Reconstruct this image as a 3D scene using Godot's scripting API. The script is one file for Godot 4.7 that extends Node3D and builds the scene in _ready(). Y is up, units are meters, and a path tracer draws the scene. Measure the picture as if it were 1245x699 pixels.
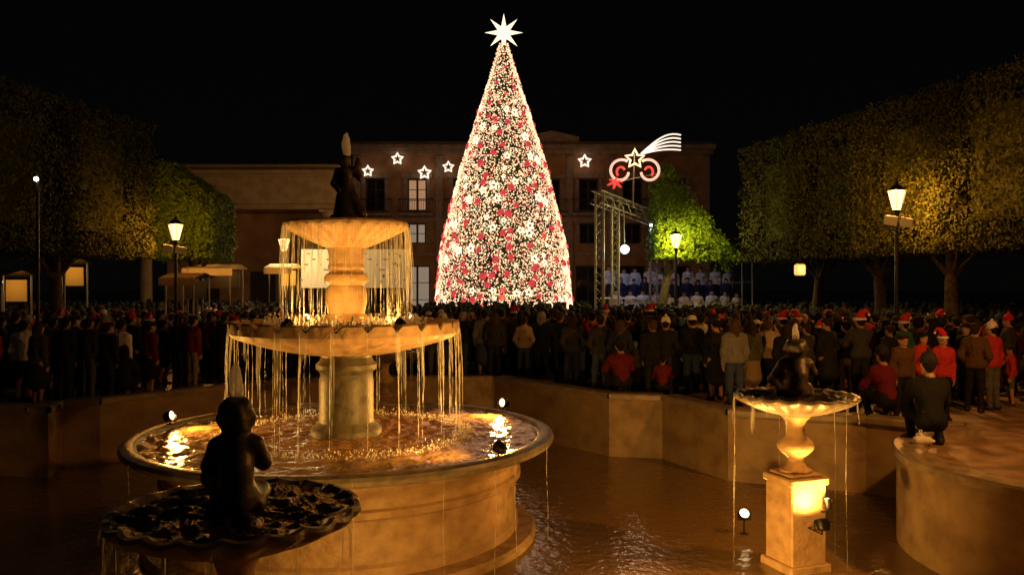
extends Node3D
# A plaza at night: tiered stone fountain in a sunken pool, crowd, lit Christmas tree, clipped laurel trees, buildings.
# Plaza level is y = 0; the camera stands at (0, 2.45, 0) and looks along -z.

const CAM_Y := 2.45
const POOL_Y := -1.24
const CENTRE := Vector3(-2.5, 0, -12.4)

var rng := RandomNumberGenerator.new()
var M := {}
var taken := {}
var outline := PackedVector2Array()
var person_kit := {}
var hand_mesh := {}
var head_mesh := {}
var noise3 := FastNoiseLite.new()

# ---------------------------------------------------------------- scene
func _ready():
	rng.seed = 20241
	noise3.seed = 5
	noise3.frequency = 0.9
	var cam := Camera3D.new()
	cam.name = "camera"
	add_child(cam)
	cam.position = Vector3(0, CAM_Y, 0)
	cam.rotation_degrees = Vector3(-0.14, 0, 0)
	cam.fov = 38.53
	cam.near = 0.05
	cam.far = 900.0
	cam.current = true
	var env := Environment.new()
	env.background_mode = Environment.BG_SKY
	var sky_m := ProceduralSkyMaterial.new()
	sky_m.sky_top_color = Color(0.010, 0.011, 0.014)
	sky_m.sky_horizon_color = Color(0.020, 0.018, 0.016)
	sky_m.ground_bottom_color = Color(0.01, 0.01, 0.01)
	sky_m.ground_horizon_color = Color(0.02, 0.018, 0.016)
	var sky := Sky.new()
	sky.sky_material = sky_m
	env.sky = sky
	env.background_energy_multiplier = 1.0
	env.tonemap_mode = Environment.TONE_MAPPER_LINEAR
	env.tonemap_exposure = 1.0
	env.sdfgi_enabled = true
	env.ssao_enabled = true
	env.ssil_enabled = true
	var we := WorldEnvironment.new()
	we.name = "world"
	we.environment = env
	add_child(we)
	var moon := DirectionalLight3D.new()
	moon.name = "moon"
	moon.light_energy = 0.003
	moon.light_color = Color(0.75, 0.85, 1.0)
	moon.light_angular_distance = 0.5
	moon.rotation_degrees = Vector3(-60, 30, 0)
	moon.shadow_enabled = true
	add_child(moon)

	make_materials()
	make_ground_and_pool()
	make_main_building()
	make_portico_building()
	make_trees()
	make_fountain()
	make_small_fountains()
	make_floods()
	make_street_lamps()
	make_christmas_tree()
	make_comet_and_truss()
	make_wall_stars()
	make_stage()
	make_market()
	make_people()
	make_bag()

# ---------------------------------------------------------------- helpers: nodes
func px(x: float, y: float, d: float) -> Vector3:
	return Vector3((x - 622.5) / 1000.0 * d, CAM_Y - (y - 347.0) / 1000.0 * d, -d)

func numbered(called: String) -> String:
	var n: int = taken.get(called, 0)
	taken[called] = n + 1
	return called if n == 0 else "%s_%03d" % [called, n]

func tag(o: Node, label: String, category: String, group := "") -> void:
	o.set_meta("label", label)
	o.set_meta("category", category)
	if group != "":
		o.set_meta("group", group)

func thing(called: String, label: String, category: String, where := Vector3.ZERO, turn := 0.0, group := "") -> Node3D:
	var o := Node3D.new()
	o.name = numbered(called)
	add_child(o)
	o.position = where
	o.rotation.y = turn
	tag(o, label, category, group)
	return o

func part(called: String, mesh: Mesh, m: Material, parent: Node, where := Vector3.ZERO, turn := Vector3.ZERO) -> MeshInstance3D:
	var o := MeshInstance3D.new()
	o.name = called
	o.mesh = mesh
	o.material_override = m
	parent.add_child(o, true)
	o.position = where
	o.rotation = turn
	return o

func struct(called: String, mesh: Mesh, m: Material) -> MeshInstance3D:
	var o := MeshInstance3D.new()
	o.name = numbered(called)
	o.mesh = mesh
	o.material_override = m
	add_child(o)
	o.set_meta("kind", "structure")
	return o

func omni(parent: Node, where: Vector3, color: Color, energy: float, size := 0.1, reach := 40.0) -> OmniLight3D:
	var l := OmniLight3D.new()
	l.name = "light"
	l.light_color = color
	l.light_energy = energy
	l.light_size = size
	l.omni_range = reach
	l.omni_attenuation = 2.0
	l.shadow_enabled = true
	parent.add_child(l, true)
	l.position = where
	return l

func spot(parent: Node3D, where: Vector3, towards: Vector3, color: Color, energy: float, angle: float, size := 0.1) -> SpotLight3D:
	var l := SpotLight3D.new()
	l.name = "light"
	l.light_color = color
	l.light_energy = energy
	l.light_size = size
	l.spot_range = 40.0
	l.spot_attenuation = 2.0
	l.spot_angle = angle
	l.spot_angle_attenuation = 0.6
	l.shadow_enabled = true
	parent.add_child(l, true)
	l.position = where
	var f := towards.normalized()
	var up := Vector3.UP if absf(f.y) < 0.95 else Vector3.RIGHT
	l.basis = Basis.looking_at(f, up)
	return l

# ---------------------------------------------------------------- helpers: materials
func srgb(r: float, g: float, b: float) -> Color:
	return Color(r, g, b).linear_to_srgb()

func plain(r: float, g: float, b: float, rough := 0.7, metal := 0.0) -> StandardMaterial3D:
	var m := StandardMaterial3D.new()
	m.albedo_color = srgb(r, g, b)
	m.roughness = rough
	m.metallic = metal
	return m

func glow(r: float, g: float, b: float, energy: float) -> StandardMaterial3D:
	var m := plain(r * 0.6, g * 0.6, b * 0.6, 0.4)
	m.emission_enabled = true
	m.emission = srgb(r, g, b)
	m.emission_energy_multiplier = energy
	return m

func noise_tex(freq: float, sd: int, ramp: Array, octaves := 4, normal := false, strength := 4.0, size := 512) -> NoiseTexture2D:
	var n := FastNoiseLite.new()
	n.seed = sd
	n.frequency = freq
	n.fractal_octaves = octaves
	var t := NoiseTexture2D.new()
	t.width = size
	t.height = size
	t.seamless = true
	t.noise = n
	if normal:
		t.as_normal_map = true
		t.bump_strength = strength
	if ramp.size():
		var g := Gradient.new()
		g.offsets = PackedFloat32Array()
		g.colors = PackedColorArray()
		var offs := PackedFloat32Array()
		var cols := PackedColorArray()
		for e in ramp:
			offs.append(e[0])
			cols.append(srgb(e[1], e[2], e[3]))
		g.offsets = offs
		g.colors = cols
		t.color_ramp = g
	return t

func stone(ramp: Array, sd: int, scale: float, rough: float, bump := 0.6, freq := 0.012) -> StandardMaterial3D:
	var m := StandardMaterial3D.new()
	m.albedo_texture = noise_tex(freq, sd, ramp, 5)
	m.roughness = rough
	m.uv1_triplanar = true
	m.uv1_world_triplanar = true
	m.uv1_scale = Vector3.ONE * scale
	if bump > 0.0:
		m.heightmap_enabled = true
		m.heightmap_texture = noise_tex(0.03, sd + 7, [], 5)
		m.heightmap_scale = bump
	return m

func make_materials() -> void:
	M.pave = stone([[0.25, 0.18, 0.115, 0.07], [0.5, 0.28, 0.18, 0.11], [0.75, 0.36, 0.24, 0.15]], 11, 0.16, 0.42, 1.2, 0.02)
	M.wall = stone([[0.2, 0.24, 0.165, 0.085], [0.5, 0.33, 0.235, 0.125], [0.8, 0.4, 0.295, 0.165]], 21, 0.3, 0.6, 0.8)
	M.coping = stone([[0.3, 0.2, 0.15, 0.1], [0.7, 0.34, 0.27, 0.18]], 22, 0.5, 0.4, 0.6)
	M.pool_floor = stone([[0.3, 0.08, 0.055, 0.03], [0.7, 0.16, 0.11, 0.06]], 23, 0.4, 0.7, 0.5)
	M.cantera = stone([[0.15, 0.3, 0.19, 0.095], [0.45, 0.42, 0.28, 0.145], [0.85, 0.52, 0.37, 0.2]], 31, 0.55, 0.6, 1.0)
	M.cantera_wet = stone([[0.2, 0.12, 0.1, 0.065], [0.5, 0.22, 0.19, 0.13], [0.8, 0.3, 0.26, 0.18]], 32, 0.6, 0.36, 0.7)
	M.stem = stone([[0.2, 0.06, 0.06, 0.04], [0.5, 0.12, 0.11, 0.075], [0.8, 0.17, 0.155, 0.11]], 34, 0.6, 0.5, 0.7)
	M.bronze = stone([[0.3, 0.035, 0.026, 0.018], [0.7, 0.085, 0.062, 0.042]], 33, 1.5, 0.45, 0.3)
	M.facade = stone([[0.2, 0.3, 0.145, 0.06], [0.5, 0.4, 0.2, 0.085], [0.8, 0.47, 0.245, 0.11]], 41, 0.1, 0.85, 0.4)
	M.facade_trim = stone([[0.3, 0.28, 0.19, 0.13], [0.7, 0.38, 0.27, 0.18]], 42, 0.3, 0.8, 0.4)
	M.portico = stone([[0.3, 0.34, 0.22, 0.11], [0.7, 0.44, 0.3, 0.16]], 43, 0.2, 0.8, 0.4)
	M.iron = plain(0.02, 0.02, 0.02, 0.45, 0.6)
	M.black = plain(0.008, 0.008, 0.009, 0.6)
	M.steel = plain(0.24, 0.24, 0.23, 0.5, 0.6)
	M.white = plain(0.75, 0.74, 0.7, 0.6)
	M.glass_dark = plain(0.02, 0.018, 0.016, 0.08)
	M.wood_dark = plain(0.05, 0.03, 0.018, 0.6)
	M.bark = stone([[0.3, 0.03, 0.022, 0.015], [0.7, 0.07, 0.052, 0.035]], 51, 1.2, 0.9, 2.0)
	var leaf := plain(1, 1, 1, 0.8)
	leaf.metallic_specular = 0.25
	leaf.vertex_color_use_as_albedo = true
	leaf.backlight_enabled = true
	leaf.backlight = Color(0.1, 0.12, 0.04)
	M.leaf = leaf
	M.fir = plain(0.018, 0.035, 0.014, 0.7)
	# lamps
	M.sodium = glow(1.0, 0.66, 0.28, 2.6)
	M.flood = glow(1.0, 0.7, 0.3, 5.0)
	M.flood_white = glow(0.95, 1.0, 0.95, 14.0)
	M.bulb = glow(1.0, 0.69, 0.4, 1.5)
	M.bulb_red = glow(1.0, 0.10, 0.08, 1.3)
	M.star = glow(1.0, 0.80, 0.52, 1.7)
	M.topper = glow(1.0, 0.8, 0.5, 1.7)
	M.flower = glow(0.85, 0.08, 0.09, 0.6)
	M.neon_white = glow(1.0, 0.82, 0.68, 1.3)
	M.neon_warm = glow(1.0, 0.75, 0.4, 1.6)
	M.neon_pink = glow(1.0, 0.5, 0.38, 1.1)
	M.neon_red = glow(1.0, 0.08, 0.07, 0.7)
	M.window_lit = glow(1.0, 0.55, 0.3, 0.32)
	M.window_pale = glow(1.0, 0.8, 0.6, 0.2)
	M.stall_glow = glow(1.0, 0.6, 0.14, 0.9)
	M.stall_pale = glow(1.0, 0.72, 0.3, 1.3)
	# water
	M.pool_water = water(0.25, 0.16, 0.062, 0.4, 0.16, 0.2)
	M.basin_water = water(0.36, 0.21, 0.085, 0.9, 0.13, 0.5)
	M.dark_water = water(0.03, 0.022, 0.016, 2.0, 0.09, 0.8)
	var f := StandardMaterial3D.new()
	f.albedo_color = Color(0.95, 0.96, 0.95, 0.55)
	f.transparency = BaseMaterial3D.TRANSPARENCY_ALPHA
	f.roughness = 0.35
	f.backlight_enabled = true
	f.backlight = Color(0.8, 0.8, 0.8)
	M.falling = f
	var vl: StandardMaterial3D = f.duplicate()
	vl.albedo_color = Color(0.95, 0.96, 0.95, 0.2)
	M.veil = vl
	var j := plain(0.8, 0.8, 0.78, 0.5)
	j.backlight_enabled = true
	j.backlight = Color(0.9, 0.9, 0.88)
	M.foam = j
	# cloth and skin
	M.skin = plain(0.36, 0.2, 0.13, 0.55)
	M.skin_b = plain(0.24, 0.125, 0.075, 0.55)
	M.folds = noise_tex(0.022, 61, [], 3)
	M.features = plain(0.03, 0.015, 0.012, 0.4)

func water(r: float, g: float, b: float, scale: float, rough: float, strength: float) -> StandardMaterial3D:
	var m := plain(r, g, b, rough)
	m.metallic_specular = 0.6
	m.normal_enabled = true
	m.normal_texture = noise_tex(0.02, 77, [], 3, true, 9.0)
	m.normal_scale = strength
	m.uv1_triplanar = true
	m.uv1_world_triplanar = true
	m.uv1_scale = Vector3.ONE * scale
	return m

# ---------------------------------------------------------------- helpers: meshes
class MB:
	var v := PackedVector3Array()
	var n := PackedVector3Array()
	var c := PackedColorArray()
	var i := PackedInt32Array()
	var col := Color.WHITE
	func add_quad(a: Vector3, b: Vector3, cc: Vector3, d: Vector3) -> void:   # clockwise as seen from the front
		var s := v.size()
		var nn := (cc - a).cross(b - a)
		if nn.length_squared() < 1e-14:
			nn = (d - a).cross(cc - a)
		nn = nn.normalized()
		for p in [a, b, cc, d]:
			v.append(p)
			n.append(nn)
			c.append(col)
		for k in [0, 1, 2, 0, 2, 3]:
			i.append(s + k)
	func add_tri(a: Vector3, b: Vector3, cc: Vector3) -> void:
		var s := v.size()
		var nn := (cc - a).cross(b - a).normalized()
		for p in [a, b, cc]:
			v.append(p)
			n.append(nn)
			c.append(col)
		for k in 3:
			i.append(s + k)
	func add_box(centre: Vector3, size: Vector3, basis := Basis(), bevel := 0.0) -> void:
		var h := size * 0.5
		var b := minf(bevel, minf(h.x, minf(h.y, h.z)) * 0.6)
		for axis in 3:
			var u := (axis + 1) % 3
			var w := (axis + 2) % 3
			for s in [-1.0, 1.0]:
				var q := []
				for e in [[-1.0, -1.0], [1.0, -1.0], [1.0, 1.0], [-1.0, 1.0]]:
					var p := Vector3.ZERO
					p[axis] = s * h[axis]
					p[u] = e[0] * (h[u] - b)
					p[w] = e[1] * (h[w] - b)
					q.append(centre + basis * p)
				if s > 0:
					add_quad(q[0], q[3], q[2], q[1])
				else:
					add_quad(q[0], q[1], q[2], q[3])
		if b <= 0.0:
			return
		for axis in 3:      # edges that run along axis
			var u := (axis + 1) % 3
			var w := (axis + 2) % 3
			for su in [-1.0, 1.0]:
				for sw in [-1.0, 1.0]:
					var p1 := Vector3.ZERO
					p1[u] = su * h[u]
					p1[w] = sw * (h[w] - b)
					var p2 := Vector3.ZERO
					p2[u] = su * (h[u] - b)
					p2[w] = sw * h[w]
					var a1 := p1
					var a2 := p2
					a1[axis] = -(h[axis] - b)
					a2[axis] = -(h[axis] - b)
					var b1 := p1
					var b2 := p2
					b1[axis] = h[axis] - b
					b2[axis] = h[axis] - b
					if su * sw > 0:
						add_quad(centre + basis * a1, centre + basis * b1, centre + basis * b2, centre + basis * a2)
					else:
						add_quad(centre + basis * a1, centre + basis * a2, centre + basis * b2, centre + basis * b1)
		for sx in [-1.0, 1.0]:
			for sy in [-1.0, 1.0]:
				for sz in [-1.0, 1.0]:
					var p := centre + basis * Vector3(sx * h.x, sy * (h.y - b), sz * (h.z - b))
					var q := centre + basis * Vector3(sx * (h.x - b), sy * h.y, sz * (h.z - b))
					var r := centre + basis * Vector3(sx * (h.x - b), sy * (h.y - b), sz * h.z)
					if sx * sy * sz > 0:
						add_tri(p, r, q)
					else:
						add_tri(p, q, r)
	func add_grid(rows: Array, closed: bool) -> void:   # rows of points; outside when rows go up and points run from +x towards +z
		var base := v.size()
		var nu: int = rows[0].size()
		var nv: int = rows.size()
		var nn := PackedVector3Array()
		nn.resize(nu * nv)
		var tris := PackedInt32Array()
		for r in nv - 1:
			for u in (nu if closed else nu - 1):
				var u2 := (u + 1) % nu
				var ia := r * nu + u
				var ib := (r + 1) * nu + u
				var ic := (r + 1) * nu + u2
				var id := r * nu + u2
				var a: Vector3 = rows[r][u]
				var b: Vector3 = rows[r + 1][u]
				var cc: Vector3 = rows[r + 1][u2]
				var d: Vector3 = rows[r][u2]
				var f := (cc - a).cross(d - b)
				if f.length_squared() < 1e-16:
					continue
				nn[ia] += f
				nn[ib] += f
				nn[ic] += f
				nn[id] += f
				tris.append_array([ia, id, ic, ia, ic, ib])
		for r in nv:
			for u in nu:
				v.append(rows[r][u])
				n.append(nn[r * nu + u].normalized() if nn[r * nu + u].length_squared() > 0 else Vector3.UP)
				c.append(col)
		for t in tris:
			i.append(base + t)
	func mesh() -> ArrayMesh:
		var a := []
		a.resize(Mesh.ARRAY_MAX)
		a[Mesh.ARRAY_VERTEX] = v
		a[Mesh.ARRAY_NORMAL] = n
		a[Mesh.ARRAY_COLOR] = c
		a[Mesh.ARRAY_INDEX] = i
		var m := ArrayMesh.new()
		m.add_surface_from_arrays(Mesh.PRIMITIVE_TRIANGLES, a)
		return m

func box(size: Vector3, bevel := 0.0, centre := Vector3.ZERO) -> ArrayMesh:
	var b := MB.new()
	b.add_box(centre, size, Basis(), bevel)
	return b.mesh()

func boxes(list: Array, bevel := 0.0) -> ArrayMesh:
	var b := MB.new()
	for e in list:
		b.add_box(e[0], e[1], e[2] if e.size() > 2 else Basis(), bevel)
	return b.mesh()

# profile: [r, y] from bottom outside to top; creases are kept sharp
func lathe_rows(profile: Array, seg: int, shape := "") -> Array:
	var pts := []
	for k in profile.size():
		var p := Vector2(profile[k][0], profile[k][1])
		pts.append(p)
		if k > 0 and k < profile.size() - 1:
			var p0 := Vector2(profile[k - 1][0], profile[k - 1][1])
			var p2 := Vector2(profile[k + 1][0], profile[k + 1][1])
			if absf((p - p0).angle_to(p2 - p)) > 0.6:
				pts.append(p)
	var rows := []
	for p in pts:
		var row := PackedVector3Array()
		for s in seg:
			var a := TAU * s / seg
			var r: float = p.x
			var y: float = p.y
			if shape != "":
				var q := shaped(shape, a, p)
				r = q.x
				y = q.y
			row.append(Vector3(cos(a) * r, y, sin(a) * r))
		rows.append(row)
	return rows

# how carved rims and flutes depart from a plain turned profile
func shaped(kind: String, a: float, p: Vector2) -> Vector2:
	var q := p
	match kind:
		"gadroon":
			if p.y > 1.66 and p.x > 1.6:
				var c := cos(a * 26.0)
				q.x = p.x * (1.0 - 0.012 * maxf(0.0, c))
				if p.y > 1.84:
					q.y = p.y - 0.085 * maxf(0.0, c) ** 3
			elif p.x > 0.6 and p.y < 1.7:
				q.y = p.y + 0.012 * cos(a * 26.0) * (p.x / 1.6)
		"flutes":
			if p.y < 3.36:
				var k := clampf((p.x - 0.28) / 0.4, 0.0, 1.0)
				q.y = p.y + 0.03 * k * absf(sin(a * 14.0)) - 0.015 * k
			if p.x > 0.85:
				q.x = p.x + 0.014 * absf(sin(a * 14.0))
		"scallop":
			if p.x > 0.3:
				var k := clampf((p.x - 0.3) / 0.4, 0.0, 1.0)
				q.x = p.x * (1.0 + 0.035 * k * (absf(sin(a * 10.0)) - 0.5))
				q.y = p.y - 0.02 * k * (absf(sin(a * 10.0)) - 0.5)
	return q

func lathe(profile: Array, seg := 48, shape := "") -> ArrayMesh:
	var b := MB.new()
	b.add_grid(lathe_rows(profile, seg, shape), true)
	return b.mesh()

func tube_into(b: MB, pts: Array, radii: Array, seg := 6, closed_path := false) -> void:
	var rows := []
	var n := pts.size()
	var side := Vector3.ZERO
	for k in n:
		var p: Vector3 = pts[k]
		var nxt: Vector3 = pts[(k + 1) % n] if closed_path else pts[mini(k + 1, n - 1)]
		var prv: Vector3 = pts[(k - 1 + n) % n] if closed_path else pts[maxi(k - 1, 0)]
		var t := (nxt - prv).normalized()
		if k == 0:
			side = t.cross(Vector3.UP if absf(t.y) < 0.9 else Vector3.RIGHT).normalized()
		else:
			side = (side - t * side.dot(t)).normalized()
		var up := side.cross(t)
		var row := PackedVector3Array()
		var r: float = radii[mini(k, radii.size() - 1)]
		for s in seg:
			var a := TAU * s / seg
			row.append(p + (side * cos(a) + up * sin(a)) * r)
		rows.append(row)
	if closed_path:
		rows.append(rows[0])
	else:
		var first := PackedVector3Array()
		var last := PackedVector3Array()
		for s in seg:
			first.append(pts[0])
			last.append(pts[n - 1])
		rows.push_front(first)
		rows.push_back(last)
	b.add_grid(rows, true)

func tube(pts: Array, radii: Array, seg := 6, closed_path := false) -> ArrayMesh:
	var b := MB.new()
	tube_into(b, pts, radii, seg, closed_path)
	return b.mesh()

func ball(r: float, seg := 10, squash := Vector3.ONE) -> ArrayMesh:
	var prof := []
	var rows := seg / 2
	for k in rows + 1:
		var a := -PI / 2 + PI * k / rows
		prof.append([maxf(cos(a) * r, 0.0), sin(a) * r])
	var b := MB.new()
	var rr := []
	for p in prof:
		var row := PackedVector3Array()
		for s in seg:
			var a := TAU * s / seg
			row.append(Vector3(cos(a) * p[0], p[1], sin(a) * p[0]) * squash)
		rr.append(row)
	b.add_grid(rr, true)
	return b.mesh()

func rippled_disc(r: float, rings: int, seg: int, amp: float, freq: float, sd: int, hole := 0.0) -> ArrayMesh:
	var nz := FastNoiseLite.new()
	nz.seed = sd
	nz.frequency = freq
	nz.fractal_octaves = 3
	var rows := []
	for k in rings + 1:
		var rad := r + (hole - r) * k / float(rings)
		var row := PackedVector3Array()
		for s in seg:
			var a := TAU * s / seg
			var p := Vector2(cos(a), sin(a)) * rad
			row.append(Vector3(p.x, nz.get_noise_2d(p.x, p.y) * amp, p.y))
		rows.append(row)
	var b := MB.new()
	b.add_grid(rows, true)
	return b.mesh()

# ---------------------------------------------------------------- signed-distance bodies (surface nets)
# prims: [a, b, ra, rb, tag]
func sdf(prims: Array, cell: float, k: float) -> Dictionary:
	var lo := Vector3.INF
	var hi := -Vector3.INF
	for p in prims:
		var r: float = maxf(p[2], p[3])
		lo = lo.min(p[0] - Vector3.ONE * r).min(p[1] - Vector3.ONE * r)
		hi = hi.max(p[0] + Vector3.ONE * r).max(p[1] + Vector3.ONE * r)
	var pad := cell * 2.0 + 1.0 / k
	lo -= Vector3.ONE * pad
	hi += Vector3.ONE * pad
	var nx := int((hi.x - lo.x) / cell) + 2
	var ny := int((hi.y - lo.y) / cell) + 2
	var nz := int((hi.z - lo.z) / cell) + 2
	var f := PackedFloat32Array()
	f.resize(nx * ny * nz)
	for p in prims:
		var a: Vector3 = p[0]
		var ab: Vector3 = p[1] - a
		var l2 := maxf(ab.length_squared(), 1e-9)
		var ra: float = p[2]
		var rb: float = p[3]
		var reach := maxf(ra, rb) + 4.0 / k + cell
		var b0 := ((p[0] as Vector3).min(p[1]) - Vector3.ONE * reach - lo) / cell
		var b1 := ((p[0] as Vector3).max(p[1]) + Vector3.ONE * reach - lo) / cell
		for z in range(maxi(0, int(b0.z)), mini(nz, int(b1.z) + 1)):
			for y in range(maxi(0, int(b0.y)), mini(ny, int(b1.y) + 1)):
				var at := (z * ny + y) * nx
				for x in range(maxi(0, int(b0.x)), mini(nx, int(b1.x) + 1)):
					var q := lo + Vector3(x, y, z) * cell - a
					var t := clampf(q.dot(ab) / l2, 0.0, 1.0)
					f[at + x] += exp(-k * ((q - ab * t).length() - ra - (rb - ra) * t))
	for e in f.size():
		f[e] = -log(f[e]) / k if f[e] > 1e-6 else 0.4
	var ids := PackedInt32Array()
	ids.resize(nx * ny * nz)
	ids.fill(-1)
	var v := PackedVector3Array()
	var corner := [0, 1, nx, nx + 1, nx * ny, nx * ny + 1, nx * ny + nx, nx * ny + nx + 1]
	var offs := [Vector3(0, 0, 0), Vector3(1, 0, 0), Vector3(0, 1, 0), Vector3(1, 1, 0), Vector3(0, 0, 1), Vector3(1, 0, 1), Vector3(0, 1, 1), Vector3(1, 1, 1)]
	var edges := [[0, 1], [2, 3], [4, 5], [6, 7], [0, 2], [1, 3], [4, 6], [5, 7], [0, 4], [1, 5], [2, 6], [3, 7]]
	for z in nz - 1:
		for y in ny - 1:
			var at := (z * ny + y) * nx
			for x in nx - 1:
				var g := at + x
				var s0 := f[g] < 0.0
				if (f[g + 1] < 0.0) == s0 and (f[g + nx] < 0.0) == s0 and (f[g + nx + 1] < 0.0) == s0 and (f[g + nx * ny] < 0.0) == s0 and (f[g + nx * ny + 1] < 0.0) == s0 and (f[g + nx * ny + nx] < 0.0) == s0 and (f[g + nx * ny + nx + 1] < 0.0) == s0:
					continue
				var acc := Vector3.ZERO
				var cnt := 0
				for e in edges:
					var fa := f[g + corner[e[0]]]
					var fb := f[g + corner[e[1]]]
					if (fa < 0.0) != (fb < 0.0):
						var oa: Vector3 = offs[e[0]]
						var ob: Vector3 = offs[e[1]]
						acc += oa.lerp(ob, fa / (fa - fb))
						cnt += 1
				ids[g] = v.size()
				v.append(lo + (Vector3(x, y, z) + acc / cnt) * cell)
	var idx := PackedInt32Array()
	var sy := nx
	var sz := nx * ny
	for z in range(1, nz - 1):
		for y in range(1, ny - 1):
			var at := (z * ny + y) * nx
			for x in range(1, nx - 1):
				var g := at + x
				var s := f[g] < 0.0
				if (f[g + 1] < 0.0) != s:
					_net(idx, ids[g - sy - sz], ids[g - sz], ids[g], ids[g - sy], s)
				if (f[g + sy] < 0.0) != s:
					_net(idx, ids[g - 1 - sz], ids[g - 1], ids[g], ids[g - sz], s)
				if (f[g + sz] < 0.0) != s:
					_net(idx, ids[g - 1 - sy], ids[g - sy], ids[g], ids[g - 1], s)
	var n := PackedVector3Array()
	n.resize(v.size())
	for t in range(0, idx.size(), 3):
		var fn := (v[idx[t + 2]] - v[idx[t]]).cross(v[idx[t + 1]] - v[idx[t]])
		for e in 3:
			n[idx[t + e]] += fn
	for e in n.size():
		n[e] = n[e].normalized()
	return {"v": v, "n": n, "i": idx}

func _net(idx: PackedInt32Array, a: int, b: int, c: int, d: int, s: bool) -> void:
	if a < 0 or b < 0 or c < 0 or d < 0:
		return
	if s:
		idx.append_array([a, c, b, a, d, c])
	else:
		idx.append_array([a, b, c, a, c, d])

func nearest_tag(p: Vector3, prims: Array) -> String:
	var best := INF
	var t_ := ""
	for q in prims:
		var ab: Vector3 = q[1] - q[0]
		var t := clampf((p - q[0]).dot(ab) / maxf(ab.length_squared(), 1e-9), 0.0, 1.0)
		var d: float = (p - q[0] - ab * t).length() - lerpf(q[2], q[3], t)
		if d < best:
			best = d
			t_ = q[4]
	return t_

func raw_mesh(d: Dictionary) -> ArrayMesh:
	var a := []
	a.resize(Mesh.ARRAY_MAX)
	a[Mesh.ARRAY_VERTEX] = d.v
	a[Mesh.ARRAY_NORMAL] = d.n
	a[Mesh.ARRAY_INDEX] = d.i
	var m := ArrayMesh.new()
	m.add_surface_from_arrays(Mesh.PRIMITIVE_TRIANGLES, a)
	return m

func append_raw(d: Dictionary, e: Dictionary, t := Transform3D()) -> void:
	var base: int = d.v.size()
	var flip := t.basis.determinant() < 0
	for p in e.v:
		d.v.append(t * p)
	for q in e.n:
		d.n.append((t.basis * q).normalized())
	for k in range(0, e.i.size(), 3):
		d.i.append(base + e.i[k])
		d.i.append(base + e.i[k + (2 if flip else 1)])
		d.i.append(base + e.i[k + (1 if flip else 2)])

# the faces of a body whose points carry one of these tags, moved out along their normals: a garment
func shell(d: Dictionary, tags: PackedStringArray, want: Array, out: float) -> ArrayMesh:
	var map := {}
	var v := PackedVector3Array()
	var n := PackedVector3Array()
	var i := PackedInt32Array()
	for t in range(0, d.i.size(), 3):
		var hits := 0
		for e in 3:
			if tags[d.i[t + e]] in want:
				hits += 1
		if hits < 2:
			continue
		for e in 3:
			var k: int = d.i[t + e]
			if not map.has(k):
				map[k] = v.size()
				v.append(d.v[k] + d.n[k] * out)
				n.append(d.n[k])
			i.append(map[k])
	# leave out loose scraps
	var root := PackedInt32Array(range(v.size()))
	for t in range(0, i.size(), 3):
		for e in [1, 2]:
			var a := i[t]
			var b := i[t + e]
			while root[a] != a:
				a = root[a]
			while root[b] != b:
				b = root[b]
			root[b] = a
	var size := {}
	for t in range(0, i.size(), 3):
		var a := i[t]
		while root[a] != a:
			a = root[a]
		size[a] = size.get(a, 0) + 1
	var most := 0
	for a in size:
		most = maxi(most, size[a])
	var kept := PackedInt32Array()
	for t in range(0, i.size(), 3):
		var a := i[t]
		while root[a] != a:
			a = root[a]
		if size[a] > most * 0.3:
			kept.append_array([i[t], i[t + 1], i[t + 2]])
	var again := {}
	var v2 := PackedVector3Array()
	var n2 := PackedVector3Array()
	for t in kept.size():
		var a := kept[t]
		if not again.has(a):
			again[a] = v2.size()
			v2.append(v[a])
			n2.append(n[a])
		kept[t] = again[a]
	return raw_mesh({"v": v2, "n": n2, "i": kept})

# ---------------------------------------------------------------- ground and pool
func arc(c: Vector2, r: float, from: Vector2, to: Vector2, n: int) -> Array:
	var a0 := (from - c).angle()
	var a1 := (to - c).angle()
	var da := wrapf(a1 - a0, -PI, PI)
	var out := []
	for k in n + 1:
		out.append(c + Vector2.from_angle(a0 + da * k / n) * r)
	return out

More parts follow.
